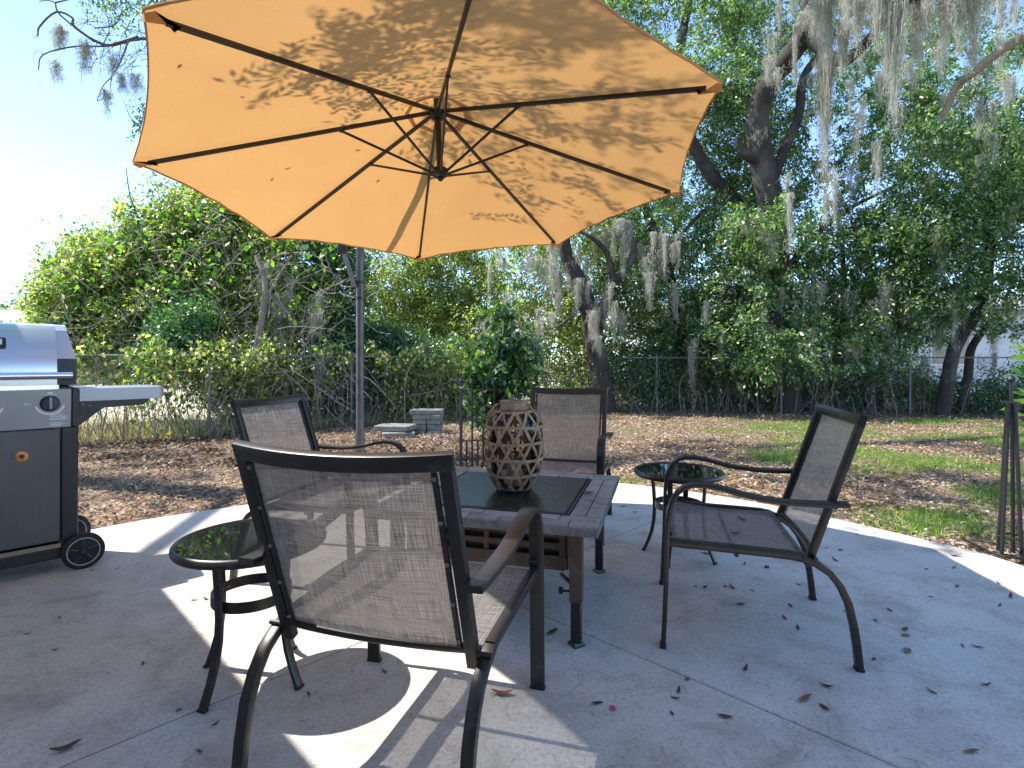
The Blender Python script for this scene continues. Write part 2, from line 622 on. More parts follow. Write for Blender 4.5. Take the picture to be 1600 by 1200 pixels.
M['far_wall'] = mat_plain('white_wall', (.62, .62, .62), .9, .2, 4, .08, 0)
M['roof'] = mat_plain('grey_shingle', (.30, .29, .28), .9, .2, 12, .25, .3)
M['window'] = mat_plain('window_glass', (.03, .035, .04), .08, .6, 2, .1, 0)
M['trim'] = mat_plain('white_trim', (.78, .77, .74), .6, .3, 10, .05, 0)
M['hose'] = mat_plain('black_hose', (.015, .015, .015), .5, .4)

U2 = Vector((.963, -.27, 0)); V2 = Vector((.27, .963, 0)); Z3 = Vector((0, 0, 1))
TC = Vector((-.016, 2.70, 0))                     # centre of the table
PC = Vector((-.134, 2.734, 0))                    # where the patio joints cross

# ------------------------------------------------------------------ ground
GZ = -.045
mb = MB()
mb.add([(-150, -60, GZ), (150, -60, GZ), (150, 300, GZ), (-150, 300, GZ)], [(0, 1, 2, 3)])
tag(mb.build('ground', M['ground'], smooth=False, fix=False), kind='structure')
FENCE = [Vector((-13, 5.2, 0)), Vector((-4.73, 8.5, 0)), Vector((.6, 13.0, 0)), Vector((9.0, 12.3, 0)), Vector((19, 11.6, 0))]
mb = MB()
mb.add([(-120, 4, GZ + .006), (-13, 5.5, GZ + .006), (-4.8, 8.8, GZ + .006), (.4, 13.4, GZ + .006), (6, 30, GZ + .006), (-10, 70, GZ + .006), (-120, 70, GZ + .006)], [tuple(range(7))])
tag(mb.build('lawn', M['lawn'], smooth=False, fix=False), kind='structure')

# patio: a round slab cut in four by two sawn joints
PR = [(-180, 3.4), (-150, 3.3), (-120, 3.3), (-90, 3.3), (-60, 3.3), (-30, 3.2), (0, 3.06), (6, 3.026), (9, 3.03), (15, 2.905), (26, 2.79), (45, 2.71), (61.6, 2.68), (90, 2.62), (120, 2.57), (141, 2.577), (161, 2.934), (170, 3.2), (180, 3.4)]


def patio_r(deg):
    deg = (deg + 180) % 360 - 180
    return float(np.interp(deg, [a for a, _ in PR], [b for _, b in PR]))


patio = thing('patio', PC, 0, None, None)
patio['kind'] = 'structure'
for q in range(4):
    a0 = -45 + 90 * q + (0.0 if q % 2 else 0.0)
    a0 += 1.0; a1 = a0 + 90
    mid = R((a0 + a1) / 2)
    off = Vector((math.cos(mid), math.sin(mid), 0)) * .0042
    poly = [off.copy()]
    N = 30
    for i in range(N + 1):
        a = a0 + (a1 - a0) * i / N
        r = patio_r(a)
        poly.append(Vector((math.cos(R(a)) * r, math.sin(R(a)) * r, 0)) + off)
    top = []
    cen = sum(poly, Vector()) / len(poly)
    b = .004
    n = len(poly)
    inner = []
    for i, p in enumerate(poly):
        d = (cen - p).normalized()
        inner.append(p + d * b * 1.4)
    mbq = MB()
    vs = [Vector((p.x, p.y, 0)) for p in inner] + [Vector((p.x, p.y, -b * .8)) for p in poly] + [Vector((p.x, p.y, -.12)) for p in poly]
    fs = [tuple(range(n))]
    for i in range(n):
        k = (i + 1) % n
        fs.append((n + i, n + k, k, i)); fs.append((2 * n + i, 2 * n + k, n + k, n + i))
    mbq.add(vs, fs)
    mbq.build('concrete_slab', M['concrete'], patio, smooth=False)

# ------------------------------------------------------------------ the house that shades the near left corner (just outside the frame)
E1 = Vector((1, -1, 0)).normalized(); E2 = Vector((-1, -1, 0)).normalized()
HC = Vector((-3.79, 3.37, 0))
house = thing('house', HC + E1 * .5 + E2 * .5, 0, 'pale stucco house with grey shingle roof whose eave shades the patio', 'house')
w0 = HC + E1 * .5 + E2 * .5
mb = MB()
mb.box(w0 + E1 * 5 + E2 * 3.5 + Z3 * 1.22, (10, 7, 2.56), (E1, E2, Z3))
mb.build('wall', M['stucco'], house, True, smooth=False)
mb = MB()
c0 = HC; L1, L2 = 11.0, 8.0
q = [c0, c0 + E1 * L1, c0 + E1 * L1 + E2 * L2, c0 + E2 * L2]
r0 = c0 + E1 * 4 + E2 * 4 + Z3 * 4.0; r1 = c0 + E1 * (L1 - 4) + E2 * 4 + Z3 * 4.0
vs = [p + Z3 * 2.52 for p in q] + [p + Z3 * 2.62 for p in q] + [r0, r1]
mb.add(vs, [(3, 2, 1, 0), (0, 1, 5, 4), (1, 2, 6, 5), (2, 3, 7, 6), (3, 0, 4, 7), (4, 5, 9, 8), (5, 6, 9), (6, 7, 8, 9), (7, 4, 8)])
mb.build('roof', M['roof'], house, True, smooth=False)
mb = MB()
mb.box(w0 + E1 * 5.2 - E2 * .02 + Z3 * 1.02, (2.4, .08, 2.1), (E1, E2, Z3))
fr = mb.build('door_frame', M['trim'], house, True, smooth=False)
mb = MB()
for k in (-1, 1):
    mb.box(w0 + E1 * (5.2 + k * .56) - E2 * .066 + Z3 * 1.02, (1.0, .02, 1.9), (E1, E2, Z3))
mb.build('door_glass', M['window'], fr, True, smooth=False)

# ------------------------------------------------------------------ chairs
ARM = [(0, 0), (.006, .12), (.012, .27), (.015, .40), (.018, .49), (.024, .545), (.036, .590), (.056, .625), (.084, .649), (.116, .659), (.165, .660), (.224, .651), (.30, .632), (.363, .620), (.45, .612), (.55, .611), (.665, .616)]
RAIL = [(.024, .420), (.15, .417), (.2755, .414), (.40, .411), (.47, .408), (.511, .402), (.56, .384), (.605, .354), (.640, .308), (.668, .245), (.686, .16), (.697, .08), (.705, 0)]
BB = (.540, .375); BT = (.722, .930)


def back_pt(h, x):
    """a point of the back plane: h 0..1 from bottom to top, x lateral; bowed backwards in the middle"""
    bow = 0.040 * (1 - (x / .29) ** 2) * (.35 + .65 * h)
    s = BB[0] + (BT[0] - BB[0]) * h
    z = BB[1] + (BT[1] - BB[1]) * h
    return Vector((x, s + bow, z - bow * .25))


def make_chair():
    t = thing('patio_chair', (0, 0, 0), 0, 'x', 'chair')
    X = (1, 0, 0)
    for sg in (-1, 1):
        x = sg * .322
        MB().bar([(x, s, z) for s, z in ARM[:6]], X, .05, .018, .004).build('front_leg', M['bronze'], t)
        MB().bar([(x, s, z) for s, z in ARM[5:]], X, .05, .018, .004).build('armrest', M['bronze'], t)
        x = sg * .314
        MB().bar([(x, s, z) for s, z in RAIL[:6]], X, .028, .032, .004).build('seat_rail', M['bronze'], t)
        MB().bar([(x, s, z) for s, z in RAIL[5:]], X, .034, .026, .004).build('rear_leg', M['bronze'], t)
        for s_, z_ in ((0, .006), (.705, .006)):
            MB().box((sg * (.322 if s_ == 0 else .314), s_ - (.001 if s_ else 0), z_), (.054 if s_ == 0 else .038, .024 if s_ == 0 else .031, .012), bev=.003).build('foot_cap', M['rubber'], t)
    mb = MB()
    for sg in (-1, 1):
        mb.bar([back_pt(h, sg * .279) for h in (-.02, .25, .5, .75, .985)], X, .034, .026, .004)
    tr = [back_pt(1.0, x) + Vector((0, 0, -.004)) for x in np.linspace(-.296, .296, 13)]
    ax = (Vector((0, BT[0] - BB[0], BT[1] - BB[1]))).normalized()
    mb.bar(tr, ax, .044, .026, .005)
    mb.bar([back_pt(.075, x) for x in np.linspace(-.262, .262, 9)], ax, .022, .020, .004)
    fr = mb.build('backrest_frame', M['bronze'], t)
    for sg in (-1, 1):
        mb = MB()
        mb.bar([back_pt(h, sg * .250) + Vector((0, .004, 0)) for h in (.09, .3, .5, .7, .945)], X, .012, .016, .003)
        mb.build('sling_rail', M['black'], t)
    for sg in (-1, 1):
        for h in (.12, .32, .52, .72, .92):
            p = back_pt(h, sg * .252)
            MB().lathe([(.001, .0), (.0055, .0), (.005, .004), (.001, .005)], seg=8).build('screw', M['galv'], fr).matrix_local = Matrix.Translation(p + Vector((0, .0125, 0))) @ Matrix.Rotation(R(-90), 4, 'X')
    # back sling
    hs = np.linspace(.09, .955, 16); xs = np.linspace(-.248, .248, 17)
    G = np.zeros((len(hs), len(xs), 3)); UV = np.zeros((len(hs), len(xs), 2))
    for i, h in enumerate(hs):
        for j, x in enumerate(xs):
            wave = .004 * math.sin(h * 37) * (abs(x) / .248) ** 6 * np.sign(x)
            p = back_pt(h, x) + Vector((wave, .003 + .012 * math.sin(math.pi * (h - .09) / .865) * (1 - (x / .25) ** 2), 0))
            G[i, j] = p; UV[i, j] = (x, h * .58)
    put('back_sling', grid_mesh('back_sling', G, M['sling'], UV), t)
    # seat sling, wrapped over the front bar
    ss = [.030, .026, .028, .04, .06, .1, .16, .22, .28, .34, .40, .46, .505, .525]
    zz = [.398, .410, .422, .4315, .4335, .430, .424, .419, .416, .415, .415, .416, .418, .412]
    xs = np.linspace(-.299, .299, 15)
    G = np.zeros((len(ss), len(xs), 3)); UV = np.zeros((len(ss), len(xs), 2))
    for i in range(len(ss)):
        sag = .014 * math.sin(math.pi * min(1, max(0, (ss[i] - .04) / .48)))
        for j, x in enumerate(xs):
            G[i, j] = (x, ss[i], zz[i] - sag * (1 - (x / .3) ** 2)); UV[i, j] = (x, ss[i])
    put('seat_sling', grid_mesh('seat_sling', G, M['sling'], UV), t)
    mb = MB()
    mb.tube([(-.30, .043, .414), (.30, .043, .414)], .0125, 10)
    mb.tube([(-.30, .515, .400), (.30, .515, .400)], .010, 10)
    mb.tube([(-.30, .28, .385), (-.1, .28, .374), (.1, .28, .374), (.30, .28, .385)], .009, 8)
    mb.build('crossbar', M['bronze'], t)
    for sg in (-1, 1):
        for p, q, r in (((.296, .556, .405), (.334, .556, .405), .007), ((.292, .62, .612), (.338, .62, .604), .007), ((.295, .036, .455), (.325, .028, .455), .008)):
            MB().tube([(sg * p[0], p[1], p[2]), (sg * q[0], q[1], q[2])], r, 8).build('bolt', M['black'], t)
    return t


chair = make_chair()
seats = [
    (Vector((-.219, 2.003, 0)), R(164.1), 'sling chair seen from its back, nearest of the chairs round the fire table'),
    (Vector((.694, 2.512, 0)), R(-104.9), 'sling chair in side profile with two curled leaves on its seat'),
    (TC + V2 * .735 + Vector((.06, .09, 0)), R(-15.6), 'sling chair behind the woven lantern, facing across the fire table'),
    (Vector((-.695, 2.965, 0)), R(75.2), 'sling chair standing in front of the umbrella pole, its back toward the grill'),
]
CH = []
for i, (p, rz, lab) in enumerate(seats):
    c = chair if i == 0 else copy_tree(chair)
    c.location = p; c.rotation_euler = (0, 0, rz)
    tag(c, lab, 'chair', 'sling chairs round the fire table')
    CH.append(c)

# ------------------------------------------------------------------ side tables
def make_side_table(rot):
    t = thing('side_table', (0, 0, 0), 0, 'x', 'side table')
    h = .512
    MB().lathe([(.001, h - .012), (.240, h - .012), (.240, h - .004), (.001, h - .004)], seg=56).build('glass_top', M['glass'], t)
    prof = []
    for k in range(13):
        a = 2 * math.pi * k / 12
        prof.append((.247 + .011 * math.cos(a), h - .014 + .016 * math.sin(a)))
    MB().lathe(prof, seg=56, caps=(False, False)).build('rim', M['bronze'], t)
    for k in range(4):
        a = rot + k * math.pi / 2
        d = Vector((math.cos(a), math.sin(a), 0)); sd = Vector((-d.y, d.x, 0))
        path = [d * r + Z3 * z for r, z in ((.158, h - .022), (.152, .42), (.146, .34), (.143, .27), (.147, .20), (.160, .13), (.180, .07), (.209, .004))]
        leg = MB().bar(path, sd, .03, .016, .004).build('leg', M['bronze'], t)
        MB().box(d * .2095 + Z3 * .005, (.020, .034, .010), (d, sd, Z3), .002).build('foot_cap', M['rubber'], leg)
    mb = MB()
    mb.lathe([(.130, .29), (.134, .29), (.134, .328), (.130, .328), (.130, .29)], seg=48, caps=(False, False))
    ring = mb.build('ring_brace', M['bronze'], t)
    for k in range(4):
        a = rot + k * math.pi / 2
        for j in (-1, 1):
            b = a + j * .11
            d = Vector((math.cos(b), math.sin(b), 0))
            o = MB().lathe([(.0005, 0), (.006, 0), (.005, .004), (.0005, .005)], seg=8).build('screw', M['galv'], ring)
            o.matrix_local = Matrix.Translation(d * .129 + Z3 * .309) @ d.to_track_quat('-Z', 'Y').to_matrix().to_4x4()
    mb = MB()
    for k in range(2):
        a = rot + k * math.pi / 2
        d = Vector((math.cos(a), math.sin(a), 0)); sd = Vector((-d.y, d.x, 0))
        mb.bar([d * -.16 + Z3 * (h - .028 - k * .013), d * .16 + Z3 * (h - .028 - k * .013)], sd, .022, .012, .002)
    mb.build('top_support', M['bronze'], t)
    return t


st1 = make_side_table(R(-19))
st1.location = (-.948, 1.985, 0)
tag(st1, 'round black glass side table standing half in sunlight, touching the arm of the nearest chair', 'side table', 'round glass side tables')
st2 = copy_tree(st1)
st2.location = (.980, 3.205, 0)
st2.rotation_euler = (0, 0, R(-15))
tag(st2, 'round black glass side table with one brown leaf on top, behind the profile chair', 'side table', 'round glass side tables')

# ------------------------------------------------------------------ fire table
fire = thing('fire_table', TC, math.atan2(U2.y, U2.x), 'square slate topped fire table with weathered adjustable legs and black burner lid', 'table')
H = .513
mb = MB()
mb.box((0, 0, H - .026), (1.0, 1.0, .034), bev=.006)
mb.build('top_slab', M['grout'], fire)
random.seed(21)


def tile_strip(x0, x1, y0, y1, along_x, n):
    cuts = [0.0]
    for i in range(n): cuts.append(cuts[-1] + random.uniform(.75, 1.3))
    cuts = [c / cuts[-1] for c in cuts]
    for i in range(n):
        g = .0035
        if along_x: a, b, c, d = x0 + (x1 - x0) * cuts[i] + g / 2, x0 + (x1 - x0) * cuts[i + 1] - g / 2, y0, y1
        else: a, b, c, d = x0, x1, y0 + (y1 - y0) * cuts[i] + g / 2, y0 + (y1 - y0) * cuts[i + 1] - g / 2
        zt = H + random.uniform(-.0012, .0012)
        mb = MB()
        mb.box(((a + b) / 2, (c + d) / 2, zt - .005), (b - a, d - c, .010), bev=.002)
        mb.build('slate_tile', M['slate'], fire, smooth=False)


e, i_ = .496, .366
m_ = (e + i_) / 2
for lo, hi in ((i_, m_ - .002), (m_ + .002, e)):
    tile_strip(-e, e, lo, hi, True, 7)
    tile_strip(-e, e, -hi, -lo, True, 7)
    tile_strip(lo, hi, -i_ + .004, i_ - .004, False, 5)
    tile_strip(-hi, -lo, -i_ + .004, i_ - .004, False, 5)
mb = MB()
for k in range(4):
    a = k * math.pi / 2
    ax = (Vector((math.cos(a), math.sin(a), 0)), Vector((-math.sin(a), math.cos(a), 0)), Z3)
    mb.box(ax[1] * .356 + Z3 * (H - .002), (.724, .010, .010), ax, .002)
mb.build('lid_frame', M['black'], fire)
mb = MB()
mb.box((0, 0, H - .001), (.690, .690, .010), bev=.003)
mb.build('burner_lid', M['lid'], fire)
for sx in (-1, 1):
    for sy in (-1, 1):
        x, y = sx * .40, sy * .40
        leg = MB().box((x, y, .324), (.052, .052, .288), bev=.004).build('leg', M['rust'], fire)
        MB().box((x, y, .10), (.042, .042, .17), bev=.003).build('leg_extension', M['black'], leg)
        MB().lathe([(.036, 0), (.036, .008), (.026, .018)], (x, y, 0), 4).build('foot', M['black'], leg)
        mb = MB()
        mb.tube([(x - sx * .026, y, .215), (x - sx * .055, y, .215)], .005, 8)
        mb.tube([(x - sx * .055, y, .215), (x - sx * .058, y, .215), (x - sx * .072, y, .215)], [.012, .016, .013], 8)
        mb.build('clamp_knob', M['black'], leg)
b = .352
for k in range(4):
    a = k * math.pi / 2
    X, Y = Vector((math.cos(a), math.sin(a), 0)), Vector((math.sin(a), -math.cos(a), 0))
    # side panel with two rows of open slots: bars and posts, dark inside
    mb = MB()
    for z, hh in ((.466, .022), (.425, .018), (.378, .026), (.308, .060)):
        mb.box(Y * b + Z3 * z, (b * 2 - .012, .012, hh), (X, Y, Z3), .002)
    for x in np.linspace(-b + .02, b - .02, 7):
        mb.box(Y * (b - .001) + X * x + Z3 * .40, (.022, .0125, .12), (X, Y, Z3), .002)
    mb.build('side_panel', M['rust'], fire)
mb = MB(); mb.box((0, 0, .375), (.66, .66, .19)); mb.build('burner_box', M['black'], fire, smooth=False)
mb = MB()
for sx in (-1, 1):
    for sy in (-1, 1):
        mb.bar([(sx * .335, sy * .40, .285), (sx * .376, sy * .40, .25)], (0, 1, 0), .03, .006, .001)
mb.build('corner_brace', M['rust'], fire)

# ------------------------------------------------------------------ lantern
LC = Vector((.010, 2.70, H + .005))
lan = thing('lantern', LC, R(-10), 'tall barrel shaped lantern of woven split cane standing on the fire table', 'lantern')
LP = [(.080, .008), (.098, .03), (.125, .075), (.138, .12), (.1445, .18), (.1450, .26), (.141, .315), (.131, .353), (.112, .382), (.088, .398)]


def lan_r(z):
    return float(np.interp(z, [q[1] for q in LP], [q[0] for q in LP]))


gl = []
for z in np.linspace(.010, .385, 12): gl.append((lan_r(z) - .020, z))
MB().lathe([(.001, .006)] + gl + [(.062, .398)], seg=28, caps=(False, False)).build('glass_liner', None, lan)
tg = NT('liner_glass')
gls = tg.n('BsdfGlossy'); gls.inputs['Roughness'].default_value = .05; gls.inputs[0].default_value = (.8, .8, .8, 1)
trp = tg.n('BsdfTransparent'); trp.inputs[0].default_value = (.66, .60, .52, 1)
fre = tg.n('Fresnel'); fre.inputs[0].default_value = 1.45
mx = tg.n('MixShader'); tg.l(fre.outputs[0], mx.inputs[0]); tg.l(trp.outputs[0], mx.inputs[1]); tg.l(gls.outputs[0], mx.inputs[2])
tg.l(mx.outputs[0], tg.out.inputs[0])
lan.children[0].data.materials.clear(); lan.children[0].data.materials.append(tg.m)
MB().lathe([(.001, .0), (.082, .0), (.086, .006), (.080, .016), (.001, .016)], seg=28).build('base', M['black'], lan)
MB().lathe([(.034, .017), (.036, .02), (.036, .135), (.030, .140), (.001, .137)], seg=18).build('candle', M['wax'], lan)
mb = MB(); mb.lathe([(.062, .392), (.068, .394), (.070, .405), (.068, .432), (.072, .436), (.066, .440), (.060, .432), (.060, .392)], seg=28, caps=(False, False))
mb.build('neck', M['cane'], lan)


def flat_strip(pts, nrm, w, th):
    """thin flat cane along pts, nrm = outward normals"""
    rings = []
    for i, p in enumerate(pts):
        t = (pts[min(i + 1, len(pts) - 1)] - pts[max(i - 1, 0)]).normalized()
        n = (nrm[i] - t * nrm[i].dot(t)).normalized(); s_ = t.cross(n)
        rings.append([p + s_ * (w / 2) - n * th / 2, p + s_ * (w / 2) + n * th / 2, p - s_ * (w / 2) + n * th / 2, p - s_ * (w / 2) - n * th / 2])
    return rings


for z in (.084, .160, .238, .316, .388):
    pts, nr = [], []
    for k in range(41):
        a = 2 * math.pi * k / 40
        r = lan_r(z) + .001
        pts.append(Vector((r * math.cos(a), r * math.sin(a), z + .002 * math.sin(3 * a + z * 40)))); nr.append(Vector((math.cos(a), math.sin(a), 0)))
    MB().sweep(None, flat_strip(pts, nr, .014, .0025), (True, True)).build('cane_hoop', M['cane'], lan, smooth=False)
for sg in (-1, 1):
    for k in range(11):
        a0 = 2 * math.pi * k / 11 + (.0 if sg > 0 else .2) + .05 * math.sin(k * 5 + sg)
        pts, nr = [], []
        for j in range(25):
            z = .012 + (.380 * j / 24)
            a = a0 + sg * 1.5 * (j / 24)
            r = lan_r(z) + .003 * sg + .0015 * math.sin(j * 2.2 + k)
            pts.append(Vector((r * math.cos(a), r * math.sin(a), z))); nr.append(Vector((math.cos(a), math.sin(a), 0)))
        MB().sweep(None, flat_strip(pts, nr, .0150 if (k + sg) % 3 else .0115, .0022), (True, True)).build('cane_strip', M['cane'], lan, smooth=False)
mb = MB()
mb.tube([(.066, -.02, .425), (.085, -.035, .415), (.10, -.05, .40), (.118, -.055, .372), (.13, -.05, .345)], .005, 6)
mb.tube([(-.066, -.02, .425), (-.085, -.035, .418), (-.10, -.055, .40), (-.118, -.065, .375), (-.128, -.06, .345)], .006, 6)
mb.build('rope_handle', M['cane'], lan)

# ------------------------------------------------------------------ cantilever umbrella
AP = Vector((-.448, 3.251, 2.656))
TIPS = [Vector(q) for q in ((-1.215, 1.79, 2.30), (-1.96, 2.81, 2.17), (-1.78, 4.01, 2.05), (-.81, 4.73, 2.03), (.39, 4.56, 2.12), (1.11, 3.60, 2.26), (.93, 2.40, 2.37), (-.06, 1.52, 2.38))]
PB = Vector((-1.33, 4.76, 0))
um = thing('umbrella', PB, 0, 'large orange octagonal cantilever umbrella with black ribs spread over the fire table', 'umbrella')
AX = ((TIPS[0] + TIPS[4]) / 2 + (TIPS[2] + TIPS[6]) / 2) / 2 - AP
AX = AX.normalized()                               # down the mast
for k in range(8):
    a, bq = TIPS[k], TIPS[(k + 1) % 8]
    nu, nv = 14, 13
    G = np.zeros((nu, nv, 3))
    for i in range(nu):
        t_ = .105 + .895 * i / (nu - 1)
        for j in range(nv):
            w = j / (nv - 1)
            tip = a.lerp(bq, w)
            sc = 1 - .024 * 4 * w * (1 - w) * t_ ** 3
            p = AP.lerp(tip, t_ * sc)
            belly = 4 * w * (1 - w) * t_ * (1 - t_ * .5) * .030
            G[i, j] = p + AX * (-belly - .012 + .005 * math.sin(w * 31 + k * 2) * t_ ** 7 * 4 * w * (1 - w) + .006 * math.sin(t_ * 17 + w * 6) * (4 * w * (1 - w)))
    gore = put('canopy_panel', grid_mesh('canopy_panel', G, M['canvas']), um, True)
    # hem along the edge
    mb = MB()
    edge = [Vector(G[-1, j]) for j in range(nv)]
    mb.bar(edge, AX, .014, .004, .001)
    mb.build('hem', M['hem'], gore, False)
    # rib with its strut
    d = (a - AP).normalized()
    sd = d.cross(AX).normalized()
    rib = MB().bar([AP + d * .03 + AX * .012, AP.lerp(a, .5) + AX * .012, AP.lerp(a, .955) + AX * .010], sd, .016, .022, .003).build('rib', M['black'], um, True)
    q0 = AP.lerp(a, .35) + AX * .022
    mb = MB()
    lowh = AP + AX * .40
    mb.bar([lowh + d * .035, q0], sd, .011, .013, .002)
    mb.tube([q0 - sd * .012, q0 + sd * .012], .008, 6)
    mb.build('strut', M['black'], rib, False)
    # pocket that holds the rib end
    mb = MB()
    n1 = (TIPS[(k + 1) % 8] - a).normalized(); n2 = (TIPS[k - 1] - a).normalized()
    inn = AP.lerp(a, .93) + AX * .024
    mb.add([a + AX * .004, a + n1 * .045 + AX * .004, inn + sd * .022, inn - sd * .022, a + n2 * .045 + AX * .004], [(0, 1, 2, 3, 4)])
    mb.build('tip_pocket', M['hem'], um, True, fix=False)
# wind vent above the crown
G = np.zeros((5, 33, 3))
for i, t_ in enumerate((.0, .04, .08, .11, .128)):
    for j in range(33):
        f = j / 4.0; k = int(f) % 8; w = f - int(f)
        tip = TIPS[k].lerp(TIPS[(k + 1) % 8], w)
        G[i, j] = AP.lerp(tip, t_) - AX * (.075 - .02 * i * .5)
put('vent_cap', grid_mesh('vent_cap', G, M['canvas']), um, True)
side_ = AX.orthogonal().normalized()
mb = MB(); mb.tube([AP - AX * .14, AP + AX * .40], .019, 12); mb.build('mast', M['black'], um, True)
mb = MB()
mb.tube([AP + AX * .01, AP + AX * .018, AP + AX * .05, AP + AX * .062], [.030, .045, .045, .03], 16)
mb.build('top_hub', M['black'], um, True)
mb = MB()
mb.tube([AP + AX * .37, AP + AX * .385, AP + AX * .415, AP + AX * .43], [.030, .048, .046, .026], 18)
lh = mb.build('lower_hub', M['bronze'], um, True)
mb = MB(); mb.tube([AP + AX * .43, AP + AX * .438, AP + AX * .452], [.018, .020, .008], 12); mb.build('hub_cap', M['black'], lh, False)
# pole, arm, crank
mb = MB()
mb.tube([PB + Z3 * .02, PB + Z3 * .55], .041, 18)
mb.build('pole_sleeve', M['pole'], um, True)
mb = MB()
mb.tube([PB + Z3 * .5, PB + Z3 * 2.10, PB + Z3 * 2.2 + Vector((.01, -.02, 0)), PB + Z3 * 2.27 + Vector((.05, -.08, 0))], .034, 18)
mb.build('pole', M['pole'], um, True)
top = PB + Z3 * 2.27 + Vector((.05, -.08, 0)); fin = AP - AX * .15
mb = MB()
arm = [top, top.lerp(fin, .2) + Z3 * .10, top.lerp(fin, .5) + Z3 * .13, top.lerp(fin, .8) + Z3 * .07, fin]
mb.tube(arm, .026, 14); mb.build('arm', M['pole'], um, True)
mb = MB()
s0 = PB + Z3 * 1.80 + Vector((-.035, -.03, 0)); s1 = PB + Z3 * 2.15 + Vector((-.15, -.03, 0))
mb.bar([s0, s1], (0, 1, 0), .03, .036, .004)
mb.build('tilt_lever', M['galv'], um, True)
mb = MB(); mb.box(s1 + Vector((.005, 0, .01)), (.07, .075, .14), bev=.01); mb.build('lever_joint', M['black'], um, True)
for z in (1.69, 1.83):
    mb = MB(); mb.tube([PB + Z3 * z, PB + Z3 * (z + .025)], .0375, 18); mb.build('collar', M['black'], um, True)
mb = MB()
mb.tube([PB + Vector((.02, -.036, 1.83)), PB + Vector((.03, -.04, 1.75)), PB + Vector((.028, -.04, 1.70))], .005, 6)
mb.build('pull_cord', M['galv'], um, True)
for k in range(2):
    a = R(30 + 90 * k); d = Vector((math.cos(a), math.sin(a), 0))
    mb = MB(); mb.bar([PB - d * .48 + Z3 * (.012 + .0), PB + d * .48 + Z3 * .012], Vector((-d.y, d.x, 0)), .06, .022 - .001 * k, .003); mb.build('base_bar', M['black'], um, True)
mb = MB(); mb.tube([PB + Z3 * .02, PB + Z3 * .05], .09, 18); mb.build('base_plate', M['black'], um, True)

# ------------------------------------------------------------------ grill
gr = thing('gas_grill', (-2.42, 3.04, 0), R(45), 'stainless steel gas grill on a dark wheeled cart with a fold out side shelf', 'grill')
W = .74; D = .46
mb = MB()
# cart: side posts, base tray
mb.box((-.04, D / 2, .44), (.075, D, .70), bev=.006); mb.box((-W + .04, D / 2, .44), (.075, D, .70), bev=.006)
mb.box((-W / 2, D / 2, .10), (W, D, .06), bev=.006)
mb.box((-W / 2, D - .01, .44), (W - .15, .015, .66))
mb.build('cart', M['black'], gr)
mb = MB(); mb.box((-W / 2, .012, .475), (W - .16, .022, .615), bev=.005); dr = mb.build('door', M['grill_door'], gr)
mb = MB(); mb.tube([(-.238, -.0, .65), (-.238, -.006, .65), (-.238, -.010, .65)], [.029, .027, .018], 20); bd = mb.build('door_disc', M['amber'], dr)  # round amber disc set on the door front
mb = MB(); mb.tube([(-.238, -.0095, .65), (-.238, -.013, .65)], [.012, .009], 14); mb.build('door_disc_centre', M['black'], bd)
mb = MB()
# control panel, leaning back at the foot
mb.prism([(-.035, -.016, 1.000), (-.035, .014, 1.000), (-.035, .034, .790), (-.035, .004, .790)], (-W + .07, 0, 0))
cp = mb.build('control_panel', M['grill_panel'], gr, smooth=False)
for x in (-.016, -W + .016):
    mb = MB(); mb.box((x, .18, .895), (.034, .39, .215), bev=.005); mb.build('panel_end', M['black'], gr)
for x in (-.124, -.37, -.615):
    mb = MB()
    mb.tube([(x, -.006, .925), (x, -.010, .925), (x, -.028, .926), (x, -.030, .926)], [.046, .043, .037, .030], 24)
    kn = mb.build('knob', M['black'], cp)
    mb = MB(); mb.box((x, -.036, .927), (.012, .014, .062), bev=.003); mb.build('knob_grip', M['grey_plastic'], kn)
    mb = MB()
    pts = [(x + .060 * math.cos(R(a)), -.0085 + (.925 - (.925 + .060 * math.sin(R(a)))) * .095 - .001, .925 + .060 * math.sin(R(a))) for a in range(-165, -5, 10)]
    mb.bar(pts, (0, 1, 0), .0015, .009, .0004)
    for k in range(6): mb.box((x - .082 - .010 * (k % 3), -.0085, .932 - .007 * (k // 3)), (.008, .0015, .005))
    mb.box((x, -.0138, .982), (.022, .0015, .012)); mb.box((x, -.0125, .970), (.05, .0015, .003))
    mb.build('dial_print', M['white_print'], kn, smooth=False)
mb = MB()
for k, (w, z) in enumerate(((.045, .868), (.060, .858), (.075, .850), (.070, .842), (.075, .834), (.05, .816), (.065, .808), (.05, .801))):
    mb.box((-.125 + w / 2 , .0005 + (.868 - z) * .095 - .0055 , z), (w, .0015, .0032))
mb.build('notice_print', M['white_print'], cp, smooth=False)
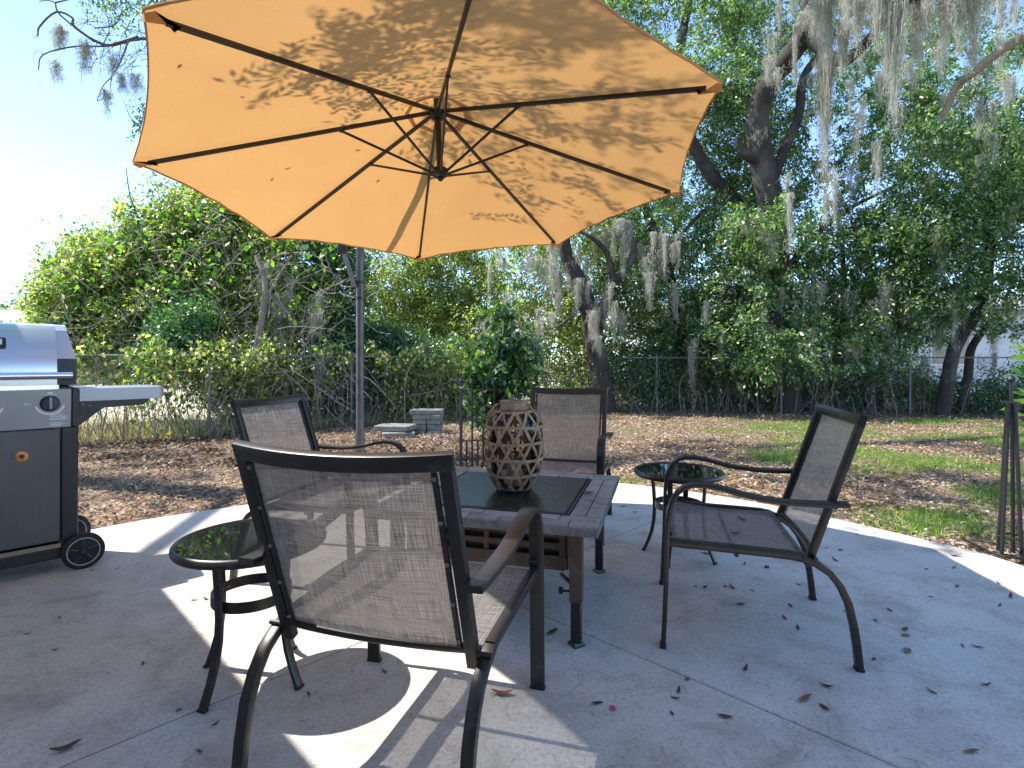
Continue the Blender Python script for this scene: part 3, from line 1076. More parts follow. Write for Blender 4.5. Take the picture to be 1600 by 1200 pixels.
# fire box and lid
mb = MB(); mb.box((-W / 2, .24, .97), (W - .075, .40, .10), bev=.01); mb.build('fire_box', M['black'], gr)
prof = [(-.012, 1.022), (-.014, 1.10), (-.006, 1.165), (.085, 1.325), (.115, 1.352), (.17, 1.362), (.36, 1.352), (.43, 1.29), (.455, 1.16), (.455, 1.022)]
mb = MB(); mb.prism([(-.095, y, z) for y, z in prof], (-(W - .19), 0, 0)); lid = mb.build('lid', M['steel'], gr, ang=25)
for sx in (0, 1):
    x0 = -.012 if sx == 0 else -W + .012; dx = -.083 if sx == 0 else .083; ins = -.035 if sx == 0 else .035
    # black lower cheek and steel upper cheek
    lo = [q for q in prof if q[1] <= 1.166]
    mb = MB()
    pl = [(x0, y, z) for y, z in (( -.010, 1.022), (-.012, 1.10), (-.004, 1.163), (.453, 1.158), (.453, 1.022))]
    mb.prism(pl, (dx, 0, 0)); mb.build('lid_cheek', M['black'], lid, smooth=False)
    up = [(-.003, 1.1655), (.087, 1.324), (.116, 1.350), (.17, 1.360), (.36, 1.350), (.43, 1.288), (.453, 1.160)]
    mb = MB()
    n = len(up)
    out = [(x0 + ins * (0 if z < 1.2 else min(1, (z - 1.16) / .18)), y, z) for y, z in up]
    inn = [(x0 + dx, y, z) for y, z in up]
    fs = [tuple(range(n)), tuple(range(2 * n - 1, n - 1, -1))] + [(i, (i + 1) % n, n + (i + 1) % n, n + i) for i in range(n)]
    mb.add(out + inn, fs); mb.build('lid_end', M['steel'], lid, smooth=False)
mb = MB(); mb.tube([(-.035, -.062, 1.075), (-W + .035, -.062, 1.075)], .019, 16)
hd = mb.build('handle', M['chrome'], lid)
for x in (-.05, -W + .05):
    mb = MB(); mb.tube([(x, -.01, 1.072), (x, -.06, 1.075)], .015, 12); mb.build('handle_bracket', M['black'], hd)
mb = MB(); mb.box((-W / 2, -.003, 1.010), (W - .17, .016, .030), bev=.003); mb.build('lid_lip', M['chrome'], lid)
sl = Vector((0, .091, .160)).normalized(); sn = Vector((0, -.160, .091)).normalized()
mb = MB(); mb.box(Vector((-.335, .040, 1.245)) + sn * .008, (.075, .062, .018), (Vector((1, 0, 0)), sl, sn), .006); th = mb.build('thermometer', M['black'], lid)
mb = MB(); mb.box(Vector((-.335, .040, 1.245)) + sn * .0175, (.045, .034, .002), (Vector((1, 0, 0)), sl, sn)); mb.build('dial_face', M['white_print'], th, smooth=False)
# side shelves
for sx in (0, 1):
    mb = MB()
    x0, x1 = (.004, .405) if sx == 0 else (-W - .004, -W - .405)
    sg = 1 if sx == 0 else -1
    poly = [(x0, 0), (x1 - sg * .02, 0), (x1 - sg * .006, .008), (x1, .03), (x1, .35), (x1 - sg * .006, .372), (x1 - sg * .02, .38), (x0, .38)]
    mb.prism([(a, c, .928) for a, c in poly], (0, 0, .070))
    sh = mb.build('side_shelf', M['grill_panel'], gr, smooth=False)
    for y in (.015, .345):
        mb = MB()
        pp = [(x0, .9275), (x1 - sg * .06, .9275), (x1 - sg * .10, .892), (x0 + sg * .11, .885), (x0 + sg * .0, .792)]
        mb.prism([(a, y, c) for a, c in pp], (0, .02, 0)); mb.build('shelf_bracket', M['black'], sh, smooth=False)
    mb = MB(); mb.box(((x1 + sg * .003), .19, .963), (.008, .33, .060), bev=.003); mb.build('shelf_end', M['grey_plastic'], sh)
for x, z in ((.02, .91), (.05, .90), (.012, .84)):
    MB().tube([(x, .0155, z), (x, .011, z)], [.007, .005], 8).build('screw', M['galv'], gr)
# wheels at the right end, feet at the other
for y in (-.030, D + .01):
    mb = MB(); mb.tube([(.015, y - .020, .098), (.015, y - .014, .098), (.015, y + .014, .098), (.015, y + .020, .098)], [.088, .098, .098, .088], 36)
    wh = mb.build('wheel', M['rubber'], gr)
    mb = MB()
    for r0, r1 in ((.070, .076),):
        rings = []
        for j in range(37):
            a = 2 * math.pi * j / 36
            c, s_ = math.cos(a), math.sin(a)
            rings.append([(.015 + c * r0, y - .0215, .098 + s_ * r0), (.015 + c * r1, y - .0215, .098 + s_ * r1), (.015 + c * r1, y - .018, .098 + s_ * r1), (.015 + c * r0, y - .018, .098 + s_ * r0)])
        mb.sweep(None, [[Vector(p) for p in r] for r in rings], (False, False))
    mb.build('wheel_trim', M['grey_plastic'], wh)
    mb = MB()
    mb.tube([(.015, y - .020, .098), (.015, y - .028, .098)], [.020, .014], 14)
    for k in range(5):
        a = R(72 * k + 20)
        mb.bar([(.015 + .02 * math.cos(a), y - .0205, .098 + .02 * math.sin(a)), (.015 + .066 * math.cos(a), y - .0205, .098 + .066 * math.sin(a))], (0, 1, 0), .006, .016, .001)
    mb.build('hubcap', M['black'], wh)
for y in (.04, D - .04):
    mb = MB(); mb.box((-W + .05, y, .038), (.06, .06, .075), bev=.005); mb.build('caster', M['black'], gr)
for y in (.015, D - .02):
    mb = MB(); mb.box((-.02, y, .10), (.05, .03, .05), bev=.003); mb.build('axle_block', M['black'], gr)

# ------------------------------------------------------------------ wrought iron trellis panels
def iron_panel(name, a, bq, label, group, n=8, h=.88, mid=.30, rail=.86):
    a, bq = Vector(a), Vector(bq)
    t = thing(name, (a + bq) / 2, 0, label, 'trellis', group)
    d = (bq - a); L = d.length; d.normalize()
    for p in (a, bq):
        mb = MB(); mb.tube([p + Z3 * GZ, p + Z3 * (h + .04)], .018, 8); po = mb.build('post', M['iron'], t, True)
        MB().lathe([(.001, -.018), (.016, -.010), (.020, .0), (.016, .012), (.006, .018), (.001, .026)], p + Z3 * (h + .055), 12).build('finial', M['iron'], po, False)
    for z in (rail, mid):
        mb = MB(); mb.tube([a + Z3 * (z - .03), bq + Z3 * (z - .03)], .008, 6); mb.build('rail', M['iron'], t, True)
    for k in range(1, n * 2):
        p = a + d * (L * k / (2 * n))
        top_ = h + .05 if k % 2 == 0 else mid - .03
        mb = MB(); mb.tube([p + Z3 * GZ, p + Z3 * top_], .011, 6); mb.build('picket', M['iron'], t, True)
    return t


iron_panel('iron_trellis', (-.565, 6.02, 0), (.16, 6.30, 0), 'low black wrought iron trellis fence in front of the glossy leaved shrub', 'black iron trellis panels', 6)

# right hand obelisk with leaning rods
ob = thing('iron_obelisk', (2.99, 3.27, GZ), 0, 'slender black iron obelisk with round finial at the edge of the patio', 'obelisk')
for dx, dy in ((-.062, -.02), (-.012, .06), (.055, .03), (.03, -.055)):
    mb = MB(); mb.tube([Vector((2.985 + dx, 3.27 + dy, GZ)), Vector((3.0 + dx * .30, 3.27 + dy * .30, .91))], .0105, 8); mb.build('rod', M['iron'], ob, True)
mb = MB(); mb.tube([Vector((3.0, 3.27, .88)), Vector((3.0, 3.27, 1.02))], .010, 8); mb.build('stem', M['iron'], ob, True)
MB().lathe([(.001, -.024), (.016, -.018), (.024, 0), (.016, .018), (.001, .024)], (3.0, 3.27, 1.045), 14).build('finial', M['iron'], ob, True)
for z, r in ((.905, .040), (.10, .062)):
    mb = MB()
    pts = [Vector((2.995 + math.cos(2 * math.pi * k / 20) * r, 3.27 + math.sin(2 * math.pi * k / 20) * r, z)) for k in range(21)]
    mb.tube(pts, .005, 6); mb.build('hoop', M['iron'], ob, True)
iron_panel('iron_trellis', (3.06, 3.12, 0), (3.62, 2.62, 0), 'low black wrought iron trellis fence beside the obelisk on the patio edge', 'black iron trellis panels', 5, .46, .24, .42)
# hose
mb = MB()
hp = [P(1505, 842, 3.50), P(1525, 856, 3.38), P(1545, 866, 3.26), P(1570, 873, 3.18), P(1600, 876, 3.15), P(1640, 872, 3.18)]
hp = [Vector((p.x, p.y, .010)) for p in hp]
mb.tube(hp, .008, 8)
tag(mb.build('garden_hose', M['hose']), 'thin black hose curving along the patio edge by the iron obelisk', 'hose')

# ------------------------------------------------------------------ stacked pavers
sp = thing('paver_stack', (-1.40, 9.0, GZ), 0, 'stack of pale mossy concrete pavers by the hedge', 'paver stack')
random.seed(3)
for lay in range(5):
    for k in range(2):
        rz = random.uniform(-.06, .06)
        ax = (Vector((math.cos(rz), math.sin(rz), 0)), Vector((-math.sin(rz), math.cos(rz), 0)), Z3)
        wd = .22 if lay < 4 else .27
        mb = MB(); mb.box(Vector((-1.40 - .115 + .23 * k + random.uniform(-.015, .015), 9.0 + random.uniform(-.02, .02), GZ + .04 + lay * .082)), (wd, .30, .076), ax, .008)
        mb.build('paver', M['stone'], sp, True, smooth=False)
sp2 = thing('paver_stack', (-1.85, 8.75, GZ), 0, 'two flat overlapping stone slabs lying in the leaves left of the paver stack', 'paver stack')
for k, (x, y, z, w, d, rz) in enumerate(((-1.80, 8.62, GZ + .05, .50, .40, .25), (-1.86, 8.70, GZ + .145, .56, .40, -.2))):
    ax = (Vector((math.cos(rz), math.sin(rz), 0)), Vector((-math.sin(rz), math.cos(rz), 0)), Z3)
    mb = MB(); mb.box(Vector((x, y, z)), (w, d, .085), ax, .012); mb.build('slab', M['stone'], sp2, True, smooth=False)

# ------------------------------------------------------------------ chain link fence
def chain_fence(pts, label, group=None):
    t = thing('chain_link_fence', (pts[0].x, pts[0].y, GZ), 0, label, 'fence')
    hgt = 1.24
    wires = []
    for a, bq in zip(pts[:-1], pts[1:]):
        d = bq - a; L = d.length; d.normalize()
        n = max(1, round(L / 2.7))
        for k in range(n):
            p = a + d * (L * k / n)
            mb = MB(); mb.tube([p + Z3 * GZ, p + Z3 * (hgt + .04)], .024, 8); po = mb.build('post', M['galv'], t, True)
            MB().lathe([(.034, 0), (.034, .015), (.02, .035), (.001, .042)], p + Z3 * (hgt + .03), 8).build('post_cap', M['galv'], po, False)
        mb = MB(); mb.tube([a + Z3 * hgt, bq + Z3 * hgt], .015, 6); mb.build('top_rail', M['galv'], t, True)
        s_ = .085
        for sg in (-1, 1):
            x = -1.2
            while x < L + 1.2:
                x0, x1 = x, x + sg * 1.22
                z0, z1 = GZ + .01, GZ + 1.23
                lo, hi = min(x0, x1), max(x0, x1)
                if hi > 0 and lo < L:
                    def cl(xx):
                        xx2 = min(max(xx, 0), L); return xx2, z0 + (z1 - z0) * (xx2 - x0) / (x1 - x0)
                    (xa, za), (xb, zb) = cl(x0), cl(x1)
                    wires.append((a + d * xa + Z3 * za, a + d * xb + Z3 * zb))
                x += s_
    V = []
    for p, q in wires:
        n = Vector((0, 0, 1)).cross(q - p).normalized()
        t_ = (q - p).normalized(); s2 = t_.cross(n) * 0.0009
        V.append([p - s2, p + s2, q + s2, q - s2])
        V.append([p - n * 0.0009, p + n * 0.0009, q + n * 0.0009, q - n * 0.0009])
    o = put('wire_mesh', quad_mesh('wire_mesh', np.array([[tuple(c) for c in q] for q in V]), M['galv']), t, True)
    o['kind'] = 'stuff'
    return t


chain_fence(FENCE[:3], 'rusty grey chain link fence under the vine covered hedge, running behind the grill')
chain_fence(FENCE[2:], 'grey chain link fence below the oak trees at the back of the yard')

# ------------------------------------------------------------------ vegetation
def rng(seed): return np.random.default_rng(seed)


def unit(a): return a / np.maximum(np.linalg.norm(a, axis=-1, keepdims=True), 1e-9)


def leaves(C, A, Nn, L, W, fold, g):
    """rhombic folded leaves at C, axis A, normal hint Nn"""
    n = len(C)
    A = unit(A)
    B = unit(np.cross(A, Nn))
    N2 = np.cross(B, A)
    l = (L * g.uniform(.7, 1.3, n))[:, None]; w = (W * g.uniform(.7, 1.3, n))[:, None]
    V = np.empty((n, 4, 3))
    V[:, 0] = C - A * l * .5
    V[:, 1] = C + B * w * .5 + N2 * w * fold - A * l * .05
    V[:, 2] = C + A * l * .5
    V[:, 3] = C - B * w * .5 + N2 * w * fold - A * l * .05
    return V


def crown(blobs, n_leaf, L, W, seed, K=46, sd=.15, droop=.35, hollow=.45, zmin=None):
    """leaf quads gathered in sprays through ellipsoid blobs (c, (rx,ry,rz))"""
    g = rng(seed)
    vol = np.array([b[1][0] * b[1][1] * b[1][2] for b in blobs]) ** (2 / 3)
    nb = g.multinomial(max(1, n_leaf // K), vol / vol.sum())
    out = []
    for (c, r), m in zip(blobs, nb):
        if m == 0: continue
        d = unit(g.normal(size=(m, 3)))
        rad = (hollow ** 3 + (1 - hollow ** 3) * g.random(m)) ** (1 / 3)
        rad *= 1 + .22 * np.sin(d[:, 0] * 5 + c[0]) * np.sin(d[:, 2] * 6 + c[1]) + g.normal(0, .08, m)
        cc = np.array(c) + d * np.array(r) * rad[:, None]
        tw = unit(d * .7 + g.normal(size=(m, 3)) * .7 + np.array([0, 0, -droop * .6]))     # spray direction
        sz = sd * g.uniform(.6, 1.5, m)
        s = g.uniform(-1, 1, (m, K))
        C = cc[:, None] + tw[:, None] * (s * sz[:, None] * 1.7)[..., None] + g.normal(size=(m, K, 3)) * (sz * .45)[:, None, None]
        A = tw[:, None] * .7 + g.normal(size=(m, K, 3)) * .6 + np.array([0, 0, -droop])
        N = np.array([0, 0, .9]) + g.normal(size=(m, K, 3)) * .55 + d[:, None] * .35
        C, A, N = C.reshape(-1, 3), A.reshape(-1, 3), N.reshape(-1, 3)
        if zmin is not None:
            k = C[:, 2] > zmin; C, A, N = C[k], A[k], N[k]
        out.append(leaves(C, A, N, L, W, .18, g))
    return np.concatenate(out)


def blob(px, py, d, rx, ry=None, rz=None):
    return (tuple(P(px, py, d)), (rx, ry or rx, rz or rx))


def smooth_path(pts, n=6):
    """Catmull-Rom through pts"""
    pts = [Vector(p) for p in pts]
    if len(pts) < 3: return pts
    q = [pts[0] * 2 - pts[1]] + pts + [pts[-1] * 2 - pts[-2]]
    out = []
    for i in range(1, len(q) - 2):
        for k in range(n):
            t = k / n
            p0, p1, p2, p3 = q[i - 1], q[i], q[i + 1], q[i + 2]
            out.append(.5 * ((2 * p1) + (p2 - p0) * t + (2 * p0 - 5 * p1 + 4 * p2 - p3) * t * t + (3 * p1 - p0 - 3 * p2 + p3) * t ** 3))
    out.append(pts[-1])
    return out


def limb(name, pts, r0, r1, m, parent, sides=10, wob=.06, n=6):
    pp = smooth_path(pts, n)
    rr = [r0 + (r1 - r0) * i / (len(pp) - 1) for i in range(len(pp))]
    return MB().tube(pp, rr, sides, (True, True), wob).build(name, m, parent, True, fix=False, ang=80)


def twigs(name, blobs, n, seed, parent, m, r=.012, from_pt=None):
    """thin branching wood inside the crown, so gaps show sticks"""
    g = rng(seed); mb = MB()
    for k in range(n):
        c, rr = blobs[g.integers(len(blobs))]
        c = np.array(c)
        d = unit(g.normal(size=3)); d[2] = d[2] * .6
        s = c + g.normal(size=3) * np.array(rr) * .25
        e_ = c + d * np.array(rr) * g.uniform(.7, 1.1)
        mid = (s + e_) / 2 + g.normal(size=3) * .12
        mb.tube([Vector(s), Vector(mid), Vector(e_)], [r, r * .7, r * .25], 4, (False, False))
    o = mb.build(name, m, parent, True, fix=False)
    o['kind'] = 'stuff'
    return o


def plant(name, base, label, cat, group, blobs, n_leaf, mat, L, W, seed, K=46, sd=.15, droop=.35, hollow=.45, twig_n=30, zmin=.0, twig_m=None, twig_r=.012):
    t = thing(name, base, 0, label, cat, group)
    o = put('crown', quad_mesh('crown', crown(blobs, n_leaf, L, W, seed, K, sd, droop, hollow, zmin), mat), t, True)
    if twig_n: twigs('branches', blobs, twig_n, seed + 1, t, twig_m or M['twig'], twig_r)
    return t


def moss_strands(beards, seed, w=.008, k=7):
    """beards: (x, y, z, half width, length, n strands): ragged curtains made of many ropes of curled strands"""
    g = rng(seed); out = []
    for x, y, z, r, ln, n in beards:
        nr = max(2, int(r * 70))
        rx = g.uniform(-1, 1, nr) * r * 1.3
        ry = g.normal(0, r * .5, nr)
        rz = g.normal(0, .05 + .05 * ln, nr)
        rl = ln * (.10 + .90 * g.random(nr) ** 2.2) * (1 - .45 * np.abs(rx) / (r * 1.3))
        rl[0] = ln; rx[0] *= .3
        rr = g.uniform(.012, .040, nr) * (1 + .5 * ln)
        wt = rl / rl.sum()
        which = g.choice(nr, size=n, p=wt)
        l = rl[which] * g.uniform(.35, 1.0, n)
        off = g.normal(size=(n, 2)) * rr[which][:, None]
        ph = g.uniform(0, 2 * np.pi, n)
        swx = g.normal(0, .03, nr)[which] * ln
        V = np.empty((n, k, 2, 3))
        for i in range(k):
            t = i / (k - 1)
            taper = 1 - .55 * t
            pos = np.stack([x + rx[which] + off[:, 0] * taper + swx * t * t, y + ry[which] + off[:, 1] * taper, z + rz[which] - l * t], 1)
            pos += g.normal(0, .016, (n, 3)) * np.array([1, 1, .5])
            ww = w * (1 - .7 * t) * .5
            an = ph + t * 5
            sd_ = np.stack([np.cos(an), np.sin(an), .3 * np.sin(an * 2)], 1) * ww
            V[:, i, 0] = pos - sd_; V[:, i, 1] = pos + sd_
        out.append(V)
        m = n * 3
        ph = g.uniform(0, 2 * np.pi, m)
        t0 = g.random(m) ** .8
        w2 = g.choice(nr, size=m, p=wt)
        fs = np.stack([x + rx[w2] + g.normal(0, 1, m) * rr[w2], y + ry[w2] + g.normal(0, 1, m) * rr[w2], z + rz[w2] - rl[w2] * t0], 1)
        d = g.normal(size=(m, 3)); d[:, 2] -= .8; d = unit(d) * g.uniform(.03, .11, m)[:, None]
        V = np.empty((m, k, 2, 3))
        for i in range(k):
            t = i / (k - 1)
            pos = fs + d * t + g.normal(0, .009, (m, 3)); pos[:, 2] -= .06 * t * t
            an = ph + t * 6
            sd_ = np.stack([np.cos(an), np.sin(an), .5 + 0 * an], 1) * (w * .22)
            V[:, i, 0] = pos - sd_; V[:, i, 1] = pos + sd_
        out.append(V)
    return np.concatenate(out)


def beard(px, py, d, r, ln, n):
    p = P(px, py, d); return (p.x, p.y, p.z, r, ln, n)


# ---- left hedge: separate shrubs along the side fence, grown over with vines
HG = 'vine covered shrubs along the side fence'
plant('hedge_shrub', (-7.6, 10.2, GZ), 'low rounded end shrub of the hedge, right behind the grill lid', 'shrub', HG,
      [blob(128, 480, 10.2, .85, .9, .75), blob(165, 435, 10.6, .95, .9, .8), blob(110, 535, 9.8, .70, .8, .6), blob(170, 540, 10.0, .9, .8, .8), blob(100, 425, 10.6, .35, .4, .3)],
      34000, M['leaf_warm'], .088, .046, 11, twig_n=70, zmin=.75)
plant('hedge_shrub', (-6.0, 10.4, GZ), 'tall bright vine covered shrub rising under the umbrella edge, left of the bare stem', 'shrub', HG,
      [blob(215, 440, 10.4, 1.1, 1.0, 1.1), blob(280, 385, 10.8, 1.15, 1.0, 1.0), blob(235, 520, 10.0, 1.0, .8, .8), blob(310, 480, 10.4, 1.0, .9, 1.1), blob(300, 345, 11.0, .8, .8, .6)],
      48000, M['leaf_warm'], .088, .046, 12, twig_n=90, zmin=.7)
plant('hedge_shrub', (-4.4, 9.8, GZ), 'small bluish dark shrub hanging over the fence beside the grill shelf', 'shrub', HG,
      [blob(278, 535, 9.0, .48, .4, .5), blob(255, 575, 9.0, .36, .35, .3), blob(300, 500, 9.1, .35, .35, .3)],
      9000, M['leaf_dark'], .060, .032, 13, twig_n=10, zmin=.6)
plant('hedge_shrub', (-4.3, 11.2, GZ), 'tall dense shrub behind the pale bare stem, left of the umbrella pole', 'shrub', HG,
      [blob(370, 400, 11.2, 1.5, 1.2, 1.5), blob(450, 400, 11.6, 1.5, 1.2, 1.7), blob(400, 500, 10.9, 1.2, 1.0, 1.1), blob(480, 490, 11.2, 1.0, .9, .9), blob(400, 310, 12.2, 1.6, 1.2, 1.2)],
      62000, M['leaf_warm'], .088, .046, 14, twig_n=90, zmin=.4)
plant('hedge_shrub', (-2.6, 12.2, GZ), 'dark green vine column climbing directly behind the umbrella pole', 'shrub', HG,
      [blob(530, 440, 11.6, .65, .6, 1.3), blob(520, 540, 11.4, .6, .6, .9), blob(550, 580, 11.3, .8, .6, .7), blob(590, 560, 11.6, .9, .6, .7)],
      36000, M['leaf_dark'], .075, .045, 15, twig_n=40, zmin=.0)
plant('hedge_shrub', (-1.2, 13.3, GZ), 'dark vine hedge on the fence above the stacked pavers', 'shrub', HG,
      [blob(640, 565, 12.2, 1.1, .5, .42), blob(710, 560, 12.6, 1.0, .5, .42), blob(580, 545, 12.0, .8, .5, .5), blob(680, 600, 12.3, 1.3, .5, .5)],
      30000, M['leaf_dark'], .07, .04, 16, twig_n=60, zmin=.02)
plant('hedge_tree', (-1.6, 14.6, GZ), 'yellow green small tree seen right of the umbrella pole under the canopy', 'tree', None,
      [blob(620, 440, 14.4, 1.5, 1.2, 1.4), blob(700, 430, 14.8, 1.5, 1.2, 1.4), blob(650, 510, 14.2, 1.4, 1.0, .9), blob(740, 500, 14.6, 1.3, 1.0, 1.0)],
      62000, M['leaf_warm'], .085, .040, 17, twig_n=60, zmin=.3)
for k, (px, py, d, rx, rz, nl) in enumerate(((345, 585, 9.2, .55, .45, 6500), (425, 592, 9.8, .65, .5, 8000), (500, 598, 10.3, .65, .5, 9000), (585, 600, 11.0, .75, .55, 9500), (655, 598, 11.7, .75, .55, 9500), (722, 598, 12.4, .7, .55, 9000))):
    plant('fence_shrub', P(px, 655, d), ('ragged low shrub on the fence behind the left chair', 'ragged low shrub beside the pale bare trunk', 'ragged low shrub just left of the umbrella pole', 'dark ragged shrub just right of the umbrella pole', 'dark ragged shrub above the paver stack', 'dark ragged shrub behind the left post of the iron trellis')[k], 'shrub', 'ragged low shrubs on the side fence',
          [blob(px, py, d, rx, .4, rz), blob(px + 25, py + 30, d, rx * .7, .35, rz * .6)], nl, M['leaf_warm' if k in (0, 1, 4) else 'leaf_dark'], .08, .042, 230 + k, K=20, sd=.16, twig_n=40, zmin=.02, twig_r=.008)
g = rng(91)
n = 17000
f = g.random(n)
fx = -9.0 + f * 9.4; fy = np.interp(fx, [-13, -4.73, .6], [5.2, 8.5, 13.0]) + g.normal(.0, .16, n)
patch = np.sin(fx * 2.3) + np.sin(fx * 5.7 + 1) * .8 + np.sin(fx * 1.1 + 2) + np.interp(fx, [-9, -5, -4, 0], [-.4, -.6, .5, .9])
fz = 1.34 - g.exponential(.26, n) * (1 + .9 * np.clip(patch, -.6, 1.4)) + .12 * np.sin(fx * 9) + .1 * np.sin(fx * 23)
k = (fz > .0) & (g.random(n) < np.clip(.35 + .28 * patch, .06, .9))
C = np.stack([fx, fy - .03, fz], 1)[k]
A = np.array([0, 0, -.7]) + g.normal(size=C.shape) * .6
Nn = np.array([.1, -.6, .6]) + g.normal(size=C.shape) * .5
tag(put('fence_vine', quad_mesh('fence_vine', leaves(C, A, Nn, .085, .055, .15, g), M['leaf_warm'])), 'ragged vine leaves trailing along the top of the side fence', 'vine', kind='stuff')
# dry pale vine stems looping over the face of the hedge
mbv = MB()
for k in range(420):
    px = g.uniform(60, 560)
    ty = np.interp(px, [40, 70, 160, 210, 290, 400, 560], [480, 405, 385, 356, 318, 340, 390])
    py = ty + (g.random() ** .8) * (640 - ty)
    p = P(px, py, g.uniform(9.0, 9.9))
    pts = [p]
    v = Vector((g.normal(0, .7), g.normal(0, .2), g.normal(0, .6)))
    for q in range(3):
        v = v + Vector((g.normal(0, .35), g.normal(0, .15), g.normal(-.12, .35)))
        pts.append(pts[-1] + v * .22)
    r = g.uniform(.003, .008)
    mbv.tube(smooth_path(pts, 3), r, 3, (False, False))
tag(mbv.build('dry_vine', M['pale_twig'], fix=False), 'dry pale vine stems looping over the face of the left hedge', 'vine', kind='stuff')
# big bright vine leaves scattered over the hedge
g = rng(5)
n = 900
pc = np.array([tuple(P(px, py, d)) for px, py, d in zip(g.uniform(60, 540, n), 0 * g.random(n), g.uniform(9.2, 10.2, n))])
pxs = 800 + 850 * pc[:, 0] / pc[:, 1]
topy = np.interp(pxs, [40, 70, 160, 210, 290, 400, 540], [480, 400, 382, 352, 310, 330, 380])
pys = topy + g.random(n) ** 1.3 * (610 - topy)
pc[:, 2] = EYE - (pys - 565) * pc[:, 1] / 850
A = np.array([0, 0, -.6]) + g.normal(size=(n, 3)) * .6
Nn = np.array([-.3, -.5, .7]) + g.normal(size=(n, 3)) * .4
vine = put('hedge_vine', quad_mesh('hedge_vine', leaves(pc, A, Nn, .13, .085, .12, g), M['leaf_vine']))
tag(vine, 'bright broad leaved vine scrambling over the front of the left hedge', 'vine', kind='stuff')
# bare stems
bs = thing('bare_stem', P(392, 655, 9.3) * 1.0, 0, 'pale tan bare trunk leaning up through the hedge behind the left chair', 'tree')
limb('trunk', [P(388, 668, 9.3), P(394, 600, 9.3), P(402, 540, 9.3), P(412, 480, 9.4), P(414, 440, 9.5), P(400, 400, 9.6)], .075, .04, M['pale_bark'], bs)
limb('limb', [P(412, 478, 9.4), P(430, 440, 9.5), P(455, 400, 9.7)], .035, .015, M['pale_bark'], bs, 6)
g = rng(31)
st = thing('hedge_stems', (-4.6, 8.9, GZ), 0, 'tangle of thin grey brown stems rising along the fences below the foliage', 'stems')
st['kind'] = 'stuff'
mb = MB()
for k in range(560):
    f = g.random()
    a = FENCE[0].lerp(FENCE[1], .35 + f * .65) if k < 260 else (FENCE[1].lerp(FENCE[2], f) if k < 420 else FENCE[2].lerp(FENCE[3], f * 1.15))
    p = a + Vector((g.normal(0, .15), g.normal(.15, .25), GZ))
    h = g.uniform(.8, 2.2)
    q1 = p + Vector((g.normal(0, .18), g.normal(0, .15), h * .5)); q2 = p + Vector((g.normal(0, .55), g.normal(0, .3), h * g.uniform(.6, 1)))
    r = g.uniform(.003, .010)
    mb.tube(smooth_path([p, q1, q2], 4), [r * (1 - .1 * i) for i in range(9)], 4, (False, False))
mb.build('stem_tangle', M['pale_twig'], st, True, fix=False)['kind'] = 'stuff'
for k, (x0, y0, x1, y1, x2, y2, d, r) in enumerate(((362, 668, 352, 620, 330, 560, 9.2, .03), (470, 650, 480, 590, 486, 530, 10.4, .03), (372, 664, 366, 610, 372, 540, 9.5, .028), (440, 655, 446, 600, 470, 545, 10.0, .022))):
    s1 = thing('bare_stem', P(x0, y0, d), 0, ('thin dark stem forking beside the fence post near the left chair', 'thin dark stem in front of the dark vine column', 'slim stem close against the pale bare trunk', 'slim stem curving between bare trunk and umbrella pole')[k], 'stem', 'thin stems under the hedge')
    limb('stem', [P(x0, y0, d), P(x1, y1, d), P(x2, y2, d)], r, r * .5, M['bark'], s1, 6)

# ---- oak and companion trees at the back
OG = 'trees along the back fence'
oak = thing('live_oak', P(1222, 645, 12.8), 0, 'big live oak whose bent dark trunk rises right of the umbrella, hung with moss', 'tree', OG)
limb('trunk', [P(1232, 655, 12.8), P(1222, 560, 12.8), P(1214, 450, 12.7), P(1210, 350, 12.6), P(1192, 260, 12.5), P(1184, 190, 12.4), P(1198, 135, 12.2), P(1232, 90, 12.0), P(1258, 50, 11.8), P(1268, 0, 11.6), P(1290, -70, 11.2), P(1330, -150, 11.2)], .33, .15, M['bark'], oak, 14, .05)
limb('limb', [P(1200, 300, 12.6), P(1225, 235, 12.7), P(1248, 180, 12.8), P(1256, 120, 12.9), P(1290, 75, 13), P(1330, 20, 13)], .13, .07, M['bark'], oak)
limb('limb', [P(1192, 255, 12.5), P(1172, 246, 12.3), P(1158, 236, 12.2), P(1154, 214, 12.1)], .12, .085, M['bark'], oak, 9)
limb('limb', [P(1256, 55, 11.8), P(1310, 95, 11.4), P(1345, 75, 11.0), P(1400, 10, 10.4), P(1440, -40, 10)], .13, .08, M['bark'], oak)
limb('limb', [P(1268, 10, 11.6), P(1360, -18, 10.6), P(1440, -8, 9.6), P(1530, -20, 9)], .16, .06, M['bark'], oak)
limb('limb', [P(1290, -60, 11.2), P(1100, -90, 10), P(900, -80, 9), P(700, -60, 8.5), P(500, -30, 8.0)], .17, .06, M['bark'], oak)
limb('limb', [P(1216, 445, 12.7), P(1262, 380, 13), P(1320, 330, 13.5), P(1400, 290, 14)], .10, .03, M['bark'], oak)

